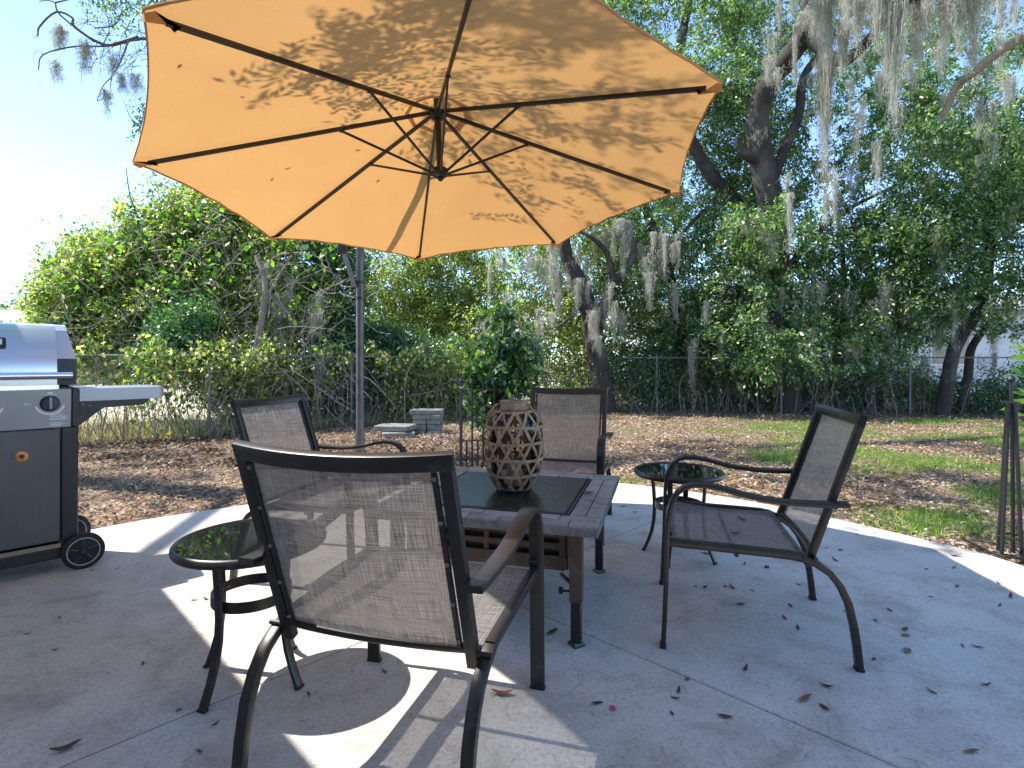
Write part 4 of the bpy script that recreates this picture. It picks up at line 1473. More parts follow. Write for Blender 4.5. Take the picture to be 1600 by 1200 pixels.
oak2 = thing('live_oak', P(1168, 640, 14.5), 0, 'leaning dark oak trunk just past the umbrella tip, left of the big bent oak', 'tree', OG)
limb('trunk', [P(1172, 650, 14.5), P(1180, 560, 14.5), P(1184, 470, 14.4), P(1178, 380, 14.2), P(1150, 320, 14.0), P(1112, 275, 13.8), P(1088, 235, 13.6), P(1062, 180, 13.6), P(1060, 100, 14), P(1080, -20, 14.5), P(1100, -120, 14.5), P(1090, -190, 14.5)], .26, .07, M['bark'], oak2, 12)
limb('limb', [P(1180, 390, 14.2), P(1172, 330, 14.4), P(1190, 290, 14.6), P(1180, 200, 14.8), P(1140, 130, 15)], .17, .09, M['bark'], oak2)
limb('limb', [P(1150, 320, 14), P(1100, 330, 13.6), P(1050, 380, 13.2), P(1020, 370, 13)], .06, .03, M['bark'], oak2, 7)

oak3 = thing('live_oak', P(936, 650, 12.7), 0, 'thick rough oak trunk with crooked limbs standing behind the far chair', 'tree', OG)
limb('trunk', [P(944, 652, 12.7), P(938, 600, 12.7), P(930, 545, 12.7), P(922, 490, 12.6), P(905, 440, 12.5), P(885, 400, 12.4), P(880, 330, 12.3), P(900, 200, 12.2), P(930, 80, 12.2)], .30, .06, M['bark'], oak3, 12, .08)
limb('limb', [P(935, 520, 12.6), P(952, 450, 12.3), P(975, 425, 12.1), P(990, 395, 12.0), P(985, 372, 12), P(965, 365, 12)], .11, .06, M['bark'], oak3)
limb('limb', [P(960, 445, 12.2), P(950, 400, 12.1), P(930, 375, 12.0), P(905, 360, 12)], .08, .04, M['bark'], oak3, 8)
limb('limb', [P(915, 470, 12.5), P(880, 505, 12.3), P(850, 515, 12.2)], .05, .02, M['bark'], oak3, 7)

oak4 = thing('live_oak', P(1050, 645, 13.6), 0, 'slender leaning oak with pale bark between the far chair and the umbrella tip', 'tree', OG)
limb('trunk', [P(1072, 650, 13.6), P(1066, 560, 13.6), P(1056, 480, 13.5), P(1040, 410, 13.4), P(1022, 362, 13.3), P(1000, 300, 13.2)], .17, .10, M['bark'], oak4, 10)
oak5 = thing('live_oak', P(1500, 640, 11.9), 0, 'curved bare oak trunk against the pale wall at the far right', 'tree', OG)
limb('trunk', [P(1472, 650, 11.9), P(1482, 590, 11.9), P(1490, 550, 11.9), P(1505, 520, 11.9), P(1530, 480, 12), P(1545, 400, 12), P(1560, 250, 12)], .14, .10, M['bark'], oak5, 10)
limb('limb', [P(1500, 650, 12.3), P(1512, 590, 12.3), P(1520, 540, 12.3), P(1560, 490, 12.3)], .10, .07, M['bark'], oak5)
limb('limb', [P(1470, 190, 9.8), P(1495, 135, 9.5), P(1525, 112, 9.2), P(1560, 82, 9.0), P(1610, 52, 8.8), P(1700, 10, 8.6)], .05, .085, M['pale_bark'], oak5)
oak6 = thing('live_oak', P(1390, 640, 14), 0, 'group of thin oak stems behind the fence posts right of the profile chair', 'tree', OG)
for pts in (((1372, 650), (1376, 580), (1390, 520), (1412, 460)), ((1350, 650), (1355, 560), (1340, 480), (1330, 420)), ((1300, 650), (1306, 560), (1318, 460), (1316, 380)), ((1130, 650), (1136, 590), (1128, 540), (1135, 480)), ((1262, 650), (1258, 600), (1240, 540), (1232, 480))):
    limb('trunk', [P(x, y, 13.4) for x, y in pts], .10, .05, M['bark'], oak6, 8)

g = rng(77)
cfg = {   # tree: (px range, py range, depth range, number of blobs, leaves, material)
    oak: ((1130, 1600), (-60, 330), (12.6, 15.0), 26, 80000, M['leaf_oak']),
    oak2: ((890, 1190), (-60, 380), (13.0, 16.0), 26, 80000, M['leaf_oak']),
    oak3: ((740, 1010), (330, 560), (13.3, 14.8), 15, 42000, M['leaf_warm']),
    oak4: ((980, 1180), (360, 600), (12.8, 15.0), 14, 42000, M['leaf_oak']),
    oak5: ((1430, 1680), (160, 480), (10.8, 13.0), 20, 42000, M['leaf_oak']),
    oak6: ((1150, 1480), (340, 570), (11.6, 14.5), 28, 56000, M['leaf_oak']),
}
extra = {oak: [((x, y, z), (1.0, 1.0, .6)) for x, y, z in ((.5, 6.0, 6.9), (2.2, 7.0, 7.5), (3.6, 6.2, 7.0), (-1.5, 6.6, 7.2), (-2.6, 8.2, 8.4), (1.2, 8.4, 8.6), (4.6, 8.0, 8.6), (-.2, 5.0, 6.2), (5.5, 5.6, 6.8))]}
sd_i = 100
for tr, (xr, yr, dr_, nb, nl, ml) in cfg.items():
    bl = []
    for k in range(nb):
        # stratified so that the crown has no big holes and no even wall either
        x = xr[0] + (xr[1] - xr[0]) * ((k * .618 + g.uniform(-.05, .05)) % 1.0)
        y = yr[0] + (yr[1] - yr[0]) * ((k + g.uniform(.1, .9)) / nb)
        d = g.uniform(*dr_)
        if 1150 < x < 1290 and y < 350: d = max(d, 14.0)
        s_ = g.uniform(.75, 1.3)
        bl.append(blob(x, y, d, s_ * 1.1, s_, s_ * .75))
    bl += extra.get(tr, [])
    put('crown', quad_mesh('crown', crown(bl, nl, .100, .046, sd_i, 44, .155, .35, .25, .35), ml), tr, True)
    twigs('branches', bl, 70, sd_i + 1, tr, M['twig'], .018)
    sd_i += 7

# understory shrubs along the back fence, most in dark greens standing in for shade
UG = 'dark understory shrubs along the back fence'
labs = ['dark shrub behind the far chair at the fence', 'dark shrub in deep shade left of the umbrella tip', 'dark shrub below the leaning oak trunk', 'dark shrub at the foot of the big bent oak', 'leafy shrub behind the fence post above the profile chair', 'light green shrub low on the fence right of the profile chair', 'dark shrub in front of the pale wall at the far right', 'dark shrub behind the iron obelisk']
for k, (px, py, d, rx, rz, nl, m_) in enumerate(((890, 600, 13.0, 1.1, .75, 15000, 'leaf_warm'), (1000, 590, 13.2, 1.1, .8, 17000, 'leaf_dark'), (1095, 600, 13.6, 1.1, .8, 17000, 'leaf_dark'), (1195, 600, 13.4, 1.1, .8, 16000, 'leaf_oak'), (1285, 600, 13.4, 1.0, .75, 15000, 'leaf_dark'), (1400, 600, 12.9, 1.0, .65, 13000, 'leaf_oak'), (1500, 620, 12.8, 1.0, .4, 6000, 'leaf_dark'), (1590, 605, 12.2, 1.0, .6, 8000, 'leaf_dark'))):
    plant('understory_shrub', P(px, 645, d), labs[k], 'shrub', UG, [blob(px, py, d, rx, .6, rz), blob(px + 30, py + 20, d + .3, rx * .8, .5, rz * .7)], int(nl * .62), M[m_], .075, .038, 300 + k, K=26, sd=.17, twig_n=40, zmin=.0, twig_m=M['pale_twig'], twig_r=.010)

# ---- overhanging oak limb: shades the canopy, shows at the top left
ho = thing('overhanging_oak', (-12.5, 7.0, GZ), 0, 'oak outside the frame whose bare mossy twigs reach over the umbrella at the top left', 'tree')
limb('trunk', [(-12.5, 7, GZ), (-12.2, 7, 2.5), (-11.4, 6.8, 4.8), (-9.6, 6.4, 6.4), (-7.2, 5.6, 7.3)], .34, .2, M['bark'], ho, 12)
limb('limb', [(-7.2, 5.6, 7.3), (-6.4, 2.6, 7.1), (-4.4, 1.45, 6.3), (-2.5, 1.45, 5.5), (-1.0, 1.75, 4.9), (.2, 2.3, 4.6)], .08, .015, M['bark'], ho)
# sprays that shade the canopy, each put back along the sun line from the patch of canvas it shades
g = rng(41)
targets = []
for (x0, x1, y0, y1, nn, tl, th_) in ((340, 640, 95, 190, 16, 1.5, 2.6), (540, 800, 40, 160, 34, 1.6, 3.6), (760, 1060, 20, 125, 34, 2.8, 6.0), (790, 1090, 160, 300, 36, 2.4, 5.0), (680, 900, 200, 330, 26, 1.6, 3.0), (800, 1000, 300, 365, 8, 1.6, 3.0), (560, 690, 170, 250, 8, 1.5, 2.4)):
    for k in range(nn):
        px, py = g.uniform(x0, x1), g.uniform(y0, y1)
        hit = P(px, py, (2.33 - EYE) * 850 / (565 - py))
        targets.append(np.array(hit + SUN * g.uniform(tl, th_) * 1.15))
C_, A_, N_ = [], [], []
tw = MB()
for c in targets:
    d = unit(np.array([g.normal(.5, .5), g.normal(-.2, .6), g.normal(-.25, .25)]))
    K = int(g.integers(16, 36)); ln = g.uniform(.16, .40)
    s_ = np.linspace(-1, 1, K)
    side = unit(np.cross(d, [0, 0, 1]))
    base = c + d * (s_[:, None] * ln)
    sg = np.where(np.arange(K) % 2 == 0, 1, -1)[:, None]
    ax = d * .7 + side * sg * .8 + g.normal(size=(K, 3)) * .25
    C_.append(base + ax * .035); A_.append(ax); N_.append(np.array([0, 0, 1]) + g.normal(size=(K, 3)) * .5)
    tw.tube([Vector(c - d * ln * 1.3), Vector(c), Vector(c + d * ln)], [.006, .004, .002], 4, (False, False))
# visible leaf masses above the left edge of the canopy
vb = [blob(250, -12, 7.0, .55, .5, .28), blob(360, -8, 7.2, .55, .5, .26), blob(470, -14, 7.4, .5, .5, .26), blob(170, 8, 7.0, .22, .3, .20), blob(560, -30, 7.4, .5, .5, .25), blob(300, 30, 7.2, .28, .3, .2)]
V1 = crown(vb, 5200, .075, .024, 43, 22, .15, .45, .2)
V2_ = leaves(np.concatenate(C_), np.concatenate(A_), np.concatenate(N_), .075, .024, .12, g)
vb3 = [((x, y, z), (.9, .9, .6)) for x, y, z in ((-8.8, 6.2, 7.2), (-7.6, 7.2, 8.0), (-9.6, 7.6, 8.2), (-8.0, 5.0, 7.0), (-6.6, 6.0, 7.6), (-10.5, 8.5, 7.8))]
V4 = crown(vb3, 4500, .10, .046, 47, 40, .16, .3, .2)
vb2 = [blob(222, 180, 6.6, .13, .12, .16), blob(215, 205, 6.6, .10, .1, .08)]
V3 = crown(vb2, 260, .07, .02, 44, 13, .07, .3, .1)
put('crown', quad_mesh('crown', np.concatenate([V1, V2_, V3, V4]), M['leaf_oak']), ho, True)
limb('limb', [(-7.2, 5.6, 7.3), tuple(P(60, -140, 7.0)), tuple(P(300, -60, 7.2)), tuple(P(560, -35, 7.4))], .10, .03, M['bark'], ho, 8)
d = 6.8
for pts, r in ((((330, 75), (230, 68), (155, 62), (120, 45), (118, 32), (100, 28), (62, 40), (52, 52)), .022),
               (((225, 66), (190, 66), (150, 64), (120, 75), (75, 90), (55, 106)), .016),
               (((140, 60), (105, 32), (98, 14), (80, 8), (58, 0)), .012), (((98, 14), (120, 0), (150, -20)), .010),
               (((210, 72), (185, 98), (165, 112), (150, 128), (143, 152)), .011), (((165, 112), (162, 128), (168, 145)), .007), (((143, 152), (152, 147), (160, 144)), .005),
               (((150, 62), (160, 35), (150, -10)), .008), (((140, 38), (170, 32), (200, 22), (240, 0)), .009), (((190, 66), (183, 90), (176, 100)), .006),
               (((72, 88), (62, 80), (46, 74), (40, 84)), .005), (((62, 40), (50, 50), (38, 52)), .005), (((240, 60), (215, 55), (198, 55), (188, 62)), .006),
               (((230, 85), (215, 98), (210, 108)), .005), (((230, 110), (205, 112), (190, 122)), .004), (((160, 64), (150, 75), (155, 95), (165, 106)), .004),
               (((214, 40), (204, 56), (190, 60)), .005), (((115, 45), (130, 28)), .004), (((400, 20), (300, 45), (240, 60)), .012),
               (((230, 205), (214, 190), (205, 172), (193, 155)), .006)):
    pp = [P(x, y, d) + Vector((0, .12 * math.sin(x * .05), 0)) for x, y in pts]
    limb('twig', pp, r, r * .4, M['twig'], ho, 5, .12, 4)
g = rng(46); mbt = MB()
for k in range(85):
    x0, y0 = 130 + 110 * g.random() ** .8, 15 + 95 * g.random()
    p = P(x0, y0, 6.8 + g.normal(0, .15)); v = Vector((g.normal(-.5, .6), 0.2 * g.normal(), g.normal(-.15, .6)))
    pts = [p]
    for q in range(3):
        v = v + Vector((g.normal(0, .4), 0, g.normal(0, .4))); pts.append(pts[-1] + v.normalized() * g.uniform(.05, .13))
    mbt.tube(pts, [.0045, .0035, .0025, .0015], 3, (False, False))
o = mbt.build('fine_twigs', M['twig'], ho, True, fix=False); o['kind'] = 'stuff'
# thin upright twig above the hedge
s1 = thing('bare_stem', P(215, 360, 10.3), 0, 'lone thin twig sticking up above the hedge under the umbrella corner', 'stem')
limb('stem', [P(222, 375, 10.3), P(212, 330, 10.3), P(203, 305, 10.3), P(197, 262, 10.3)], .02, .008, M['twig'], s1, 5)
for a, bq in (((205, 312), (186, 300)), ((199, 285), (190, 296)), ((203, 300), (216, 322))):
    limb('twig', [P(*a, 10.3), P(*bq, 10.3)], .008, .004, M['twig'], s1, 4)

# ---- spanish moss
big = [beard(1395, -20, 9.6, .12, 2.2, 520), beard(1428, -10, 9.8, .09, 1.45, 320), beard(1350, -25, 9.9, .30, 1.4, 700), beard(1295, -15, 10.4, .30, 1.4, 640), beard(1252, 20, 11.2, .18, 1.2, 400), beard(1475, -25, 9.2, .28, 1.3, 640), beard(1540, -30, 9.0, .36, 1.7, 700), beard(975, 350, 12.0, .16, 1.25, 400), beard(1325, 35, 10.8, .16, 1.0, 320), beard(1288, 100, 11.2, .09, 2.8, 400)]
bl_ = ['longest grey moss beard hanging from the oak limb at the top right', 'narrow moss beard just right of the longest one', 'wide moss beard left of the longest one', 'moss beard hanging beside the bend of the big oak', 'moss beard draped over the bend of the big oak trunk', 'short bushy moss beard at the top edge right of the long beards', 'sprawling moss beard near the pale branch at the top right', 'pale moss beard hanging from the crooked limb below the umbrella edge', 'short moss beard between the two bends of the oak', 'thin trailing moss beard hanging lowest beside the big oak trunk']
for k, bd_ in enumerate(big):
    o = put('moss_beard', strip_mesh('moss_beard', moss_strands([bd_], 500 + k, .009), M['moss']))
    tag(o, bl_[k], 'moss', 'beards of spanish moss')
g = rng(9)
small = []
for k in range(190):
    r_ = g.random()
    if r_ < .45: x, y, d = g.uniform(1180, 1640), g.uniform(-20, 330), g.uniform(10, 13.5)
    elif r_ < .75: x, y, d = g.uniform(760, 1060), g.uniform(350, 500), g.uniform(11.3, 12.8)
    elif r_ < .87: x, y, d = g.uniform(1060, 1600), g.uniform(330, 520), g.uniform(11, 13)
    else: x, y, d = g.uniform(380, 520), g.uniform(400, 560), g.uniform(9.6, 10.6)
    if k % 5 == 0: x, y, d = g.uniform(850, 1600), g.uniform(430, 560), g.uniform(11.6, 12.6)
    small.append(beard(x, y, d, g.uniform(.02, .13), g.uniform(.2, .7) + .9 * g.random() ** 3, int(g.integers(25, 95))))
for (x, y, d) in ((100, 36, 6.8), (92, 40, 6.8), (132, 68, 6.8), (134, 75, 6.8), (176, 98, 6.8), (164, 140, 6.8), (190, 112, 6.8), (215, 112, 6.8), (90, 98, 6.8)):
    small.append(beard(x, y, d, .05, g.uniform(.12, .3), 50))
tag(put('spanish_moss', strip_mesh('spanish_moss', moss_strands(small, 600, .008), M['moss'])), 'wisps of grey spanish moss all through the trees', 'moss', kind='stuff')

# ---- glossy shrub behind the trellis
fb = Vector((-.10, 6.55, GZ))
fic = thing('ficus_shrub', fb, 0, 'upright glossy leaved shrub growing behind the iron trellis and the lantern', 'shrub')
fbl = [blob(788, 500, 6.5, .16, .16, .20), blob(785, 545, 6.45, .27, .25, .25), blob(770, 590, 6.4, .28, .26, .24), blob(808, 600, 6.4, .24, .22, .24), blob(772, 640, 6.35, .26, .22, .22), blob(820, 555, 6.6, .18, .2, .2), blob(745, 600, 6.5, .16, .16, .18)]
put('crown', quad_mesh('crown', crown(fbl, 2500, .105, .056, 71, 11, .12, .6, .2, .02), M['leaf_ficus']), fic, True)
limb('stem', [fb, fb + Vector((.02, 0, .6)), fb + Vector((0, -.02, 1.2)), fb + Vector((.0, 0, 1.65))], .025, .01, M['bark'], fic, 6)
twigs('branches', fbl, 24, 72, fic, M['twig'], .007)
# leaves entering at the right edge
rp = thing('potted_climber', (3.42, 3.32, GZ), 0, 'broad green leaves of a climber entering beside the obelisk finial', 'plant')
g = rng(81)
n = 46
pc = np.array([tuple(P(px, py, 3.3)) for px, py in zip(1606 + 40 * g.random(n), 535 + 150 * g.random(n))]); pc[:, 1] += g.normal(0, .12, n)
pc[:5] = [tuple(P(1597, 558, 3.3)), tuple(P(1594, 570, 3.32)), tuple(P(1603, 548, 3.3)), tuple(P(1599, 628, 3.3)), tuple(P(1604, 615, 3.3))]
A = np.array([-.9, 0, .1]) + g.normal(size=(n, 3)) * .35
put('foliage', quad_mesh('foliage', leaves(pc, A, np.array([0, -.5, .8]) + g.normal(size=(n, 3)) * .3, .11, .045, .15, g), M['leaf_vine']), rp, True)
limb('stem', [(3.42, 3.32, GZ), (3.38, 3.33, .5), (3.36, 3.3, .95), (3.32, 3.3, 1.3)], .010, .005, M['twig'], rp, 6)

# ---- far things
fh = thing('neighbour_house', (-28, 31, GZ), 0, 'neighbour house with pale roof just showing at the left edge above the grill', 'house')
mb = MB(); mb.box((-30, 32, 1.3), (12, 9, 2.7)); mb.build('wall', M['far_wall'], fh, True, smooth=False)
mb = MB()
q = [Vector((-36.6, 27, 2.62)), Vector((-23.4, 27, 2.62)), Vector((-23.4, 37, 2.62)), Vector((-36.6, 37, 2.62))]
mb.add([*q, *[p + Z3 * .15 for p in q], Vector((-33, 32, 4.2)), Vector((-27, 32, 4.2))], [(3, 2, 1, 0), (0, 1, 5, 4), (1, 2, 6, 5), (2, 3, 7, 6), (3, 0, 4, 7), (4, 5, 9, 8), (5, 6, 9), (6, 7, 8, 9), (7, 4, 8)])
mb.build('roof', M['roof'], fh, True, smooth=False)
nh = thing('neighbour_house', (13, 22, GZ), 0, 'pale neighbour house glimpsed through the trees behind the back fence', 'house')
mb = MB(); mb.box((14, 24, 1.45), (17, 7, 3.0)); mb.build('wall', M['far_wall'], nh, True, smooth=False)
for x in (8.4, 12.0, 16.5):
    mb = MB(); mb.box((x, 20.49, 1.6), (1.5, .06, 1.2)); w_ = mb.build('window', M['trim'], nh, True, smooth=False)
    mb = MB(); mb.box((x, 20.455, 1.6), (1.36, .03, 1.06)); mb.build('pane', M['window'], w_, False, smooth=False)
mb = MB()
q = [Vector((5, 20, 2.96)), Vector((23, 20, 2.96)), Vector((23, 28, 2.96)), Vector((5, 28, 2.96))]
mb.add([*q, *[p + Z3 * .15 for p in q], Vector((9, 24, 4.6)), Vector((19, 24, 4.6))], [(3, 2, 1, 0), (0, 1, 5, 4), (1, 2, 6, 5), (2, 3, 7, 6), (3, 0, 4, 7), (4, 5, 9, 8), (5, 6, 9), (6, 7, 8, 9), (7, 4, 8)])
mb.build('roof', M['roof'], nh, True, smooth=False)
g = rng(55)
t = thing('far_tree', (-39, 44, GZ), 0, 'hazy grey green tree above the neighbour roof at the left edge', 'tree')
limb('trunk', [(-39, 44, GZ), (-38.8, 44, 3), (-39, 44, 5)], .3, .12, M['bark'], t, 7)
bl = [((-39 + g.normal(0, 1.6), 44 + g.normal(0, 1.2), 7.4 * g.uniform(.4, .95)), (g.uniform(1.4, 2.2), 1.8, g.uniform(1.0, 1.6))) for _ in range(9)]
put('crown', quad_mesh('crown', crown(bl, 9000, .26, .13, 700, 20, .5, .2, .3, .5), M['leaf_oak']), t, True)
bl = [((-24 + k * 3.4 + g.normal(0, 1), g.uniform(44, 58), g.uniform(1.5, 5.5)), (g.uniform(2.0, 3.2), 2.5, g.uniform(1.5, 2.6))) for k in range(24)]
tag(put('far_wood', quad_mesh('far_wood', crown(bl, 30000, .34, .17, 710, 20, .6, .2, .3, .2), M['leaf_warm'])), 'far off trees showing through the gaps of the hedge', 'wood', kind='stuff')

# ------------------------------------------------------------------ leaf litter and grass
def in_patio(x, y):
    a = np.degrees(np.arctan2(y - PC.y, x - PC.x))
    r = np.interp(a, [q[0] for q in PR], [q[1] for q in PR])
    return np.hypot(x - PC.x, y - PC.y) < r


def field(x, y):
    return (np.sin(x * 1.7 + 1.3 * np.sin(y * 1.1)) + np.sin(y * 2.3 + 1.7 * np.sin(x * .9 + 1)) + .6 * np.sin(3.9 * x + 2.1 * y) + .5 * np.sin(5.3 * y - 3.1 * x + 2)) / 3.1


def grassiness(x, y):
    """more grass to the right of the yard, litter under the trees and on the left"""
    base = np.interp(x, [-6, -1, 1.5, 3.5, 6, 9], [-.9, -.85, -.40, .12, .30, .20])
    near = np.where((x > 1.9), .16 * np.exp(-((np.hypot(x - PC.x, y - PC.y) - 3.4) / .7) ** 2), 0)
    return base + near + .95 * field(x, y) - np.where(y > 11.0, .8, 0)


g = rng(61)
N = 240000
# denser close to the camera
Y = 3.2 + (14.5 - 3.2) * g.random(N) ** 1.25
X = g.uniform(-1.05, 1.05, N) * Y * 1.02
k = ~in_patio(X, Y) & (g.random(N) > np.clip(grassiness(X, Y) * .9 + .25, 0, .85))
k &= g.random(N) < np.clip(.62 + .75 * (np.sin(X * 4.1 + 2 * np.sin(Y * 2.7)) * np.sin(Y * 5.3 + 1.5 * np.sin(X * 3.3))), .18, 1)
k &= ~((X < -1.0 - .0 * Y) & (Y > 8.6 + (X + 4.7) * .85) & (g.random(N) > .15))
X, Y = X[k], Y[k]; n = len(X)
C = np.stack([X, Y, GZ + .006 + g.random(n) ** 2 * .035], 1)
A = np.stack([g.normal(size=n), g.normal(size=n), g.normal(0, .28, n)], 1)
Nn = np.stack([g.normal(0, .35, n), g.normal(0, .35, n), np.ones(n)], 1)
tag(put('leaf_litter', quad_mesh('leaf_litter', leaves(C, A, Nn, .055 * (.55 + .9 * g.random(n) ** 2), .023 * (.6 + .8 * g.random(n)), .25, g), M['dead_leaf'])), 'brown fallen leaves covering the yard around the patio', 'leaf litter', kind='stuff')
dk = (X < 0) & (Y > 6.2 + .3 * np.sin(X * 2)) & (Y < 8.4) & (g.random(n) < .6)  # picks a band in front of the left hedge for darker leaves
C2 = C[dk] + np.array([0, 0, .012])
tag(put('dark_band_litter', quad_mesh('dark_band_litter', leaves(C2, A[dk] + g.normal(0, .3, (dk.sum(), 3)), Nn[dk], .07, .03, .25, g), M['dark_litter'])), 'dark leaves and bark bits heaped along the hedge foot', 'leaf litter', kind='stuff')
nn = 70000
Y2 = 3.2 + 6.5 * g.random(nn) ** 1.2; X2 = g.uniform(-1.02, 1.05, nn) * Y2
k = ~in_patio(X2, Y2) & ((X2 < 0) | (g.random(nn) < .45))
X2, Y2 = X2[k], Y2[k]; nn = len(X2)
C2 = np.stack([X2, Y2, GZ + .012 + g.random(nn) * .03], 1)
A2 = np.stack([g.normal(size=nn), g.normal(size=nn), g.normal(0, .22, nn)], 1)
N2_ = np.stack([g.normal(0, .3, nn), g.normal(0, .3, nn), np.ones(nn)], 1)
tag(put('twig_litter', quad_mesh('twig_litter', leaves(C2, A2, N2_, .11, .005, .2, g), M['needle'])), 'fine tan needles and twig bits strewn over the yard', 'litter', kind='stuff')
# a few leaves blown onto the slab edge
N = 330000
Y = 3.0 + (13.0 - 3.0) * g.random(N) ** 1.5
X = g.uniform(-.95, 1.08, N) * Y
gv = grassiness(X, Y)
k = ~in_patio(X, Y) & (g.random(N) < np.clip(gv * 1.7, 0.012, 1))
X, Y = X[k], Y[k]; n = len(X)
h = g.uniform(.025, .075, n)
an = g.uniform(0, 2 * np.pi, n)
lean = np.stack([g.normal(0, .5, n), g.normal(0, .5, n), np.ones(n)], 1)
B = np.stack([X, Y, np.full(n, GZ)], 1)
sd_ = np.stack([np.cos(an), np.sin(an), 0 * an], 1) * .0035
V = np.empty((n, 4, 3))
V[:, 0] = B - sd_; V[:, 1] = B + sd_; V[:, 2] = B + lean * h[:, None] + sd_ * .25; V[:, 3] = B + lean * h[:, None] - sd_ * .25
tag(put('grass', quad_mesh('grass', V, M['grass'])), 'short patchy grass among the leaves right of the patio', 'grass', kind='stuff')
# tall dry weeds behind the fence left
N = 6000
f = g.random(N)
X = -9.5 + f * 9.0; Y = np.interp(X, [-13, -4.73, .6], [5.2, 8.5, 13.0]) + g.exponential(.9, N) - .1
h = g.uniform(.08, .38, N)
B = np.stack([X, Y, np.full(N, GZ)], 1)
lean = np.stack([g.normal(0, .35, N), g.normal(0, .35, N), np.ones(N)], 1)
an = g.uniform(0, 2 * np.pi, N)
sd_ = np.stack([np.cos(an), np.sin(an), 0 * an], 1) * .006
V = np.empty((N, 4, 3))
V[:, 0] = B - sd_; V[:, 1] = B + sd_; V[:, 2] = B + lean * h[:, None] + sd_ * .25; V[:, 3] = B + lean * h[:, None] - sd_ * .25
tag(put('weeds', quad_mesh('weeds', V, M['dry_grass'])), 'tall dry weeds growing along the left fence', 'weeds', kind='stuff')

# ------------------------------------------------------------------ single leaves on the patio
def leaf_mesh(name, L, W, curl, m, seed):
    r = random.Random(seed)
    nu = 7
    G = np.zeros((nu, 3, 3))
    for i in range(nu):
        t = i / (nu - 1)
        w = W * math.sin(math.pi * (.06 + .90 * t)) ** .8 * .5
        z = curl * L * (4 * (t - .5) ** 2)
        y = (t - .5) * L
        bend = r.uniform(-.1, .1) * L * t * t
        G[i, 0] = (-w + bend, y, z + w * .55); G[i, 1] = (bend, y, z + .001); G[i, 2] = (w + bend, y, z + w * .55)
    return grid_mesh(name, G, m)


LM = [leaf_mesh('fallen_leaf', L_, w_, c, M[m_], i) for i, (c, L_, w_, m_) in enumerate(((.10, .055, .020, 'patio_leaf'), (.22, .060, .017, 'patio_leaf'), (.05, .042, .022, 'patio_leaf_tan'), (.30, .052, .018, 'patio_leaf'), (.16, .066, .019, 'patio_leaf_tan'), (.12, .034, .016, 'patio_leaf'), (.2, .05, .016, 'patio_leaf_red')))]
spots = [(1164, 1047), (1074, 1062), (1060, 1081), (1055, 1092), (1257, 1094), (1132, 1121), (1292, 1074), (1417, 1018), (1504, 1010), (1528, 1012), (1414, 984), (1415, 994), (1368, 970), (1390, 954), (1454, 933), (1495, 917), (1560, 912), (1562, 947), (1579, 933), (1247, 983), (1226, 967), (1236, 948), (1157, 945), (1248, 914), (1133, 917), (1144, 919), (1087, 917), (1102, 918), (1176, 924), (1517, 1176), (1540, 1071), (1456, 1082), (1288, 1107), (863, 989), (933, 1100), (1050, 1116), (1365, 1031), (1198, 887), (1319, 956), (94, 966), (223, 1037), (312, 1175), (336, 1133), (280, 1110), (322, 1107), (322, 937), (332, 946), (303, 938), (144, 891), (183, 889), (601, 1051), (483, 1086), (42, 991), (86, 1016), (992, 801), (974, 792), (1338, 835), (1291, 856), (1313, 860), (1305, 876), (1280, 890), (1104, 866), (1163, 882), (1199, 887), (1447, 890), (1490, 888), (1495, 917)]
big_ = {(1257, 1094), (1417, 1018), (1248, 983), (1164, 1047), (863, 989), (1104, 866)}
random.seed(12)
for (x, y) in spots:
    d = 850 * EYE / (y - 565)
    p = P(x, y, d)
    o = bpy.data.objects.new('fallen_leaf', random.choice(LM))
    COL.objects.link(o)
    o.location = (p.x, p.y, .001)
    s = random.uniform(.5, 1.1) * (1.2 if (x, y) in big_ else .85)
    o.scale = (s, s, s)
    o.rotation_euler = (random.uniform(-.12, .12), random.uniform(-.15, .15), random.uniform(0, 6.28))
    if y < 900 and x > 940: lab = 'small dry leaf on the concrete beside the far edge of the patio'
    elif x > 1330: lab = 'small curled dry leaf on open concrete right of the profile chair'
    elif x > 980 and y < 1000: lab = 'small dry leaf on the concrete under the profile chair'
    elif x > 840: lab = 'small dry leaf on the concrete in front of the profile chair'
    elif x < 250: lab = 'small dry leaf on the shaded concrete in front of the grill'
    else: lab = 'small dry leaf on the concrete around the legs of the near side table'
    tag(o, lab, 'leaf', lab.replace('small ', '').replace('leaf', 'leaves'))
for (x, y, L, W_, m, lab, rz) in ((784, 1086, .075, .026, 'patio_leaf_red', 'large curved red brown leaf at the tip of the sunlit patch', 1.5), (103, 1171, .075, .022, 'patio_leaf', 'long twisted brown leaf on the shaded concrete below the grill, by the joint', -.95), (1492, 869, .075, .02, 'patio_leaf_red', 'reddish leaf lying in the sunny strip near the hose', 1.35), (957, 1109, .028, .02, 'petal', 'tiny pink petal on the concrete in front of the table', .3)):
    p = P(x, y, 850 * EYE / (y - 565))
    o = put('fallen_petal' if m == 'petal' else 'fallen_leaf', leaf_mesh('fallen_leaf', L, W_, .22, M[m], x))
    o.location = (p.x, p.y, .001); o.rotation_euler = (0, .1, rz)
    tag(o, lab, 'petal' if m == 'petal' else 'leaf')
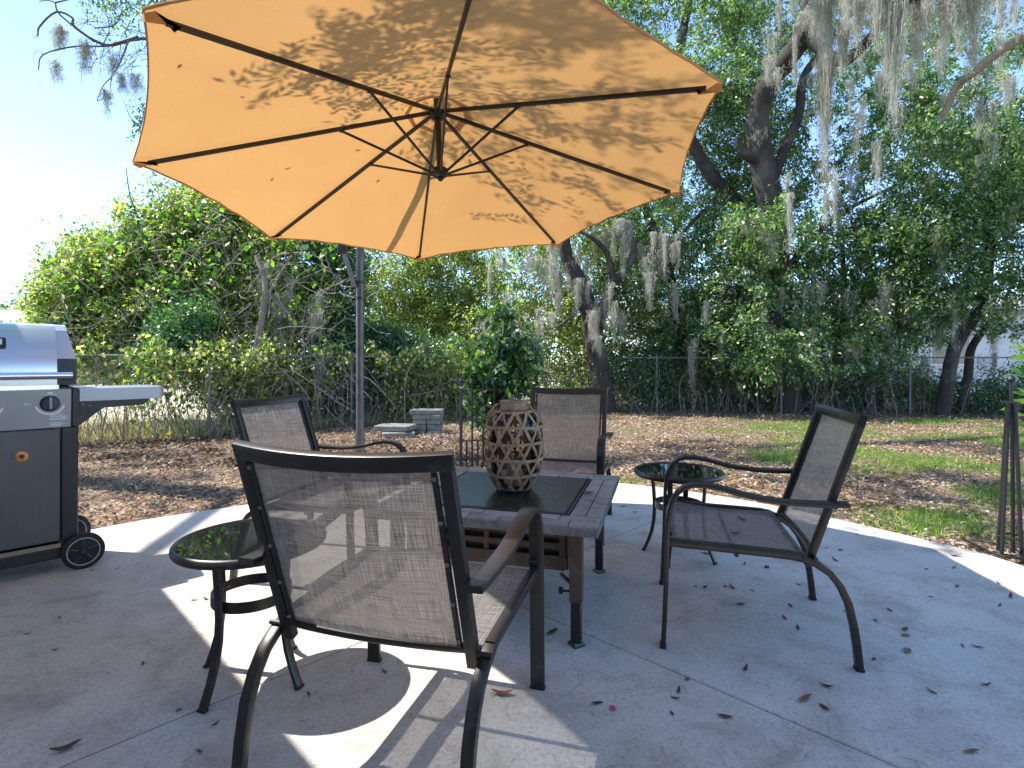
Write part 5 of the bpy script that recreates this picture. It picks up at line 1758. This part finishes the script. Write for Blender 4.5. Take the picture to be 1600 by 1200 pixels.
# scraps of leaf lying on top of the canopy: they show as specks through the cloth
for k, (px, py) in enumerate(((590, 287), (426, 286), (283, 114), (450, 268), (816, 268), (890, 280), (812, 298), (1020, 190), (560, 240), (380, 160))):
    t_, best = None, None
    for kk in range(8):
        a, bq = TIPS[kk] - AP, TIPS[(kk + 1) % 8] - AP
        nrm = a.cross(bq).normalized()
        ray = (P(px, py, 1.0) - Vector((0, 0, EYE)))
        if abs(ray.dot(nrm)) < 1e-6: continue
        q = Vector((0, 0, EYE)) + ray * ((AP - Vector((0, 0, EYE))).dot(nrm) / ray.dot(nrm))
        w = q - AP
        m2 = Matrix((a, bq, nrm)).transposed().inverted() @ w
        if m2.x >= 0 and m2.y >= 0 and m2.x + m2.y <= 1: best = (q, nrm if nrm.z > 0 else -nrm)
    if best is None: continue
    q, nrm = best
    o = put('fallen_leaf', leaf_mesh('fallen_leaf', random.uniform(.02, .04), random.uniform(.010, .016), .03, M['patio_leaf'], 900 + k))
    o.matrix_basis = Matrix.Translation(q + nrm * .036) @ nrm.to_track_quat('Z', 'Y').to_matrix().to_4x4() @ Matrix.Rotation(random.uniform(0, 6.28), 4, 'Z')
    tag(o, 'tiny leaf scrap lying on top of the orange canopy, seen as a dark speck', 'leaf', 'leaf scraps on the canopy')
# leaves on the furniture
def on_chair(ch, x, s, z, rz, lab, m='patio_leaf'):
    o = put('fallen_leaf', leaf_mesh('fallen_leaf', .05, .022, .25, M[m], int(s * 1000)))
    loc = Matrix.Translation(ch.location) @ Matrix.Rotation(ch.rotation_euler.z, 4, 'Z') @ Vector((x, s, z))
    o.location = loc; o.rotation_euler = (.1, .05, rz)
    tag(o, lab, 'leaf')


on_chair(CH[1], -.13, .36, .408, .4, 'curled leaf on the seat of the profile chair, closer to its back')
on_chair(CH[1], .10, .30, .408, 1.9, 'curled leaf near the middle of the profile chair seat')
on_chair(CH[2], -.02, .30, .406, 1.4, 'red brown leaf on the seat of the chair behind the lantern', 'patio_leaf_red')
o = put('fallen_leaf', leaf_mesh('fallen_leaf', .06, .03, .1, M['patio_leaf_red'], 4)); o.location = P(918, 773, 2.62); o.location.z = H + .003; o.rotation_euler = (0, 0, 1.3)
tag(o, 'orange brown leaf lying on the slate border of the fire table', 'leaf')
o = put('fallen_leaf', leaf_mesh('fallen_leaf', .06, .022, .1, M['patio_leaf_red'], 5)); o.location = (1.0, 3.2, .510); o.rotation_euler = (0, 0, 1.4)
tag(o, 'reddish leaf on the black glass top behind the profile chair', 'leaf')
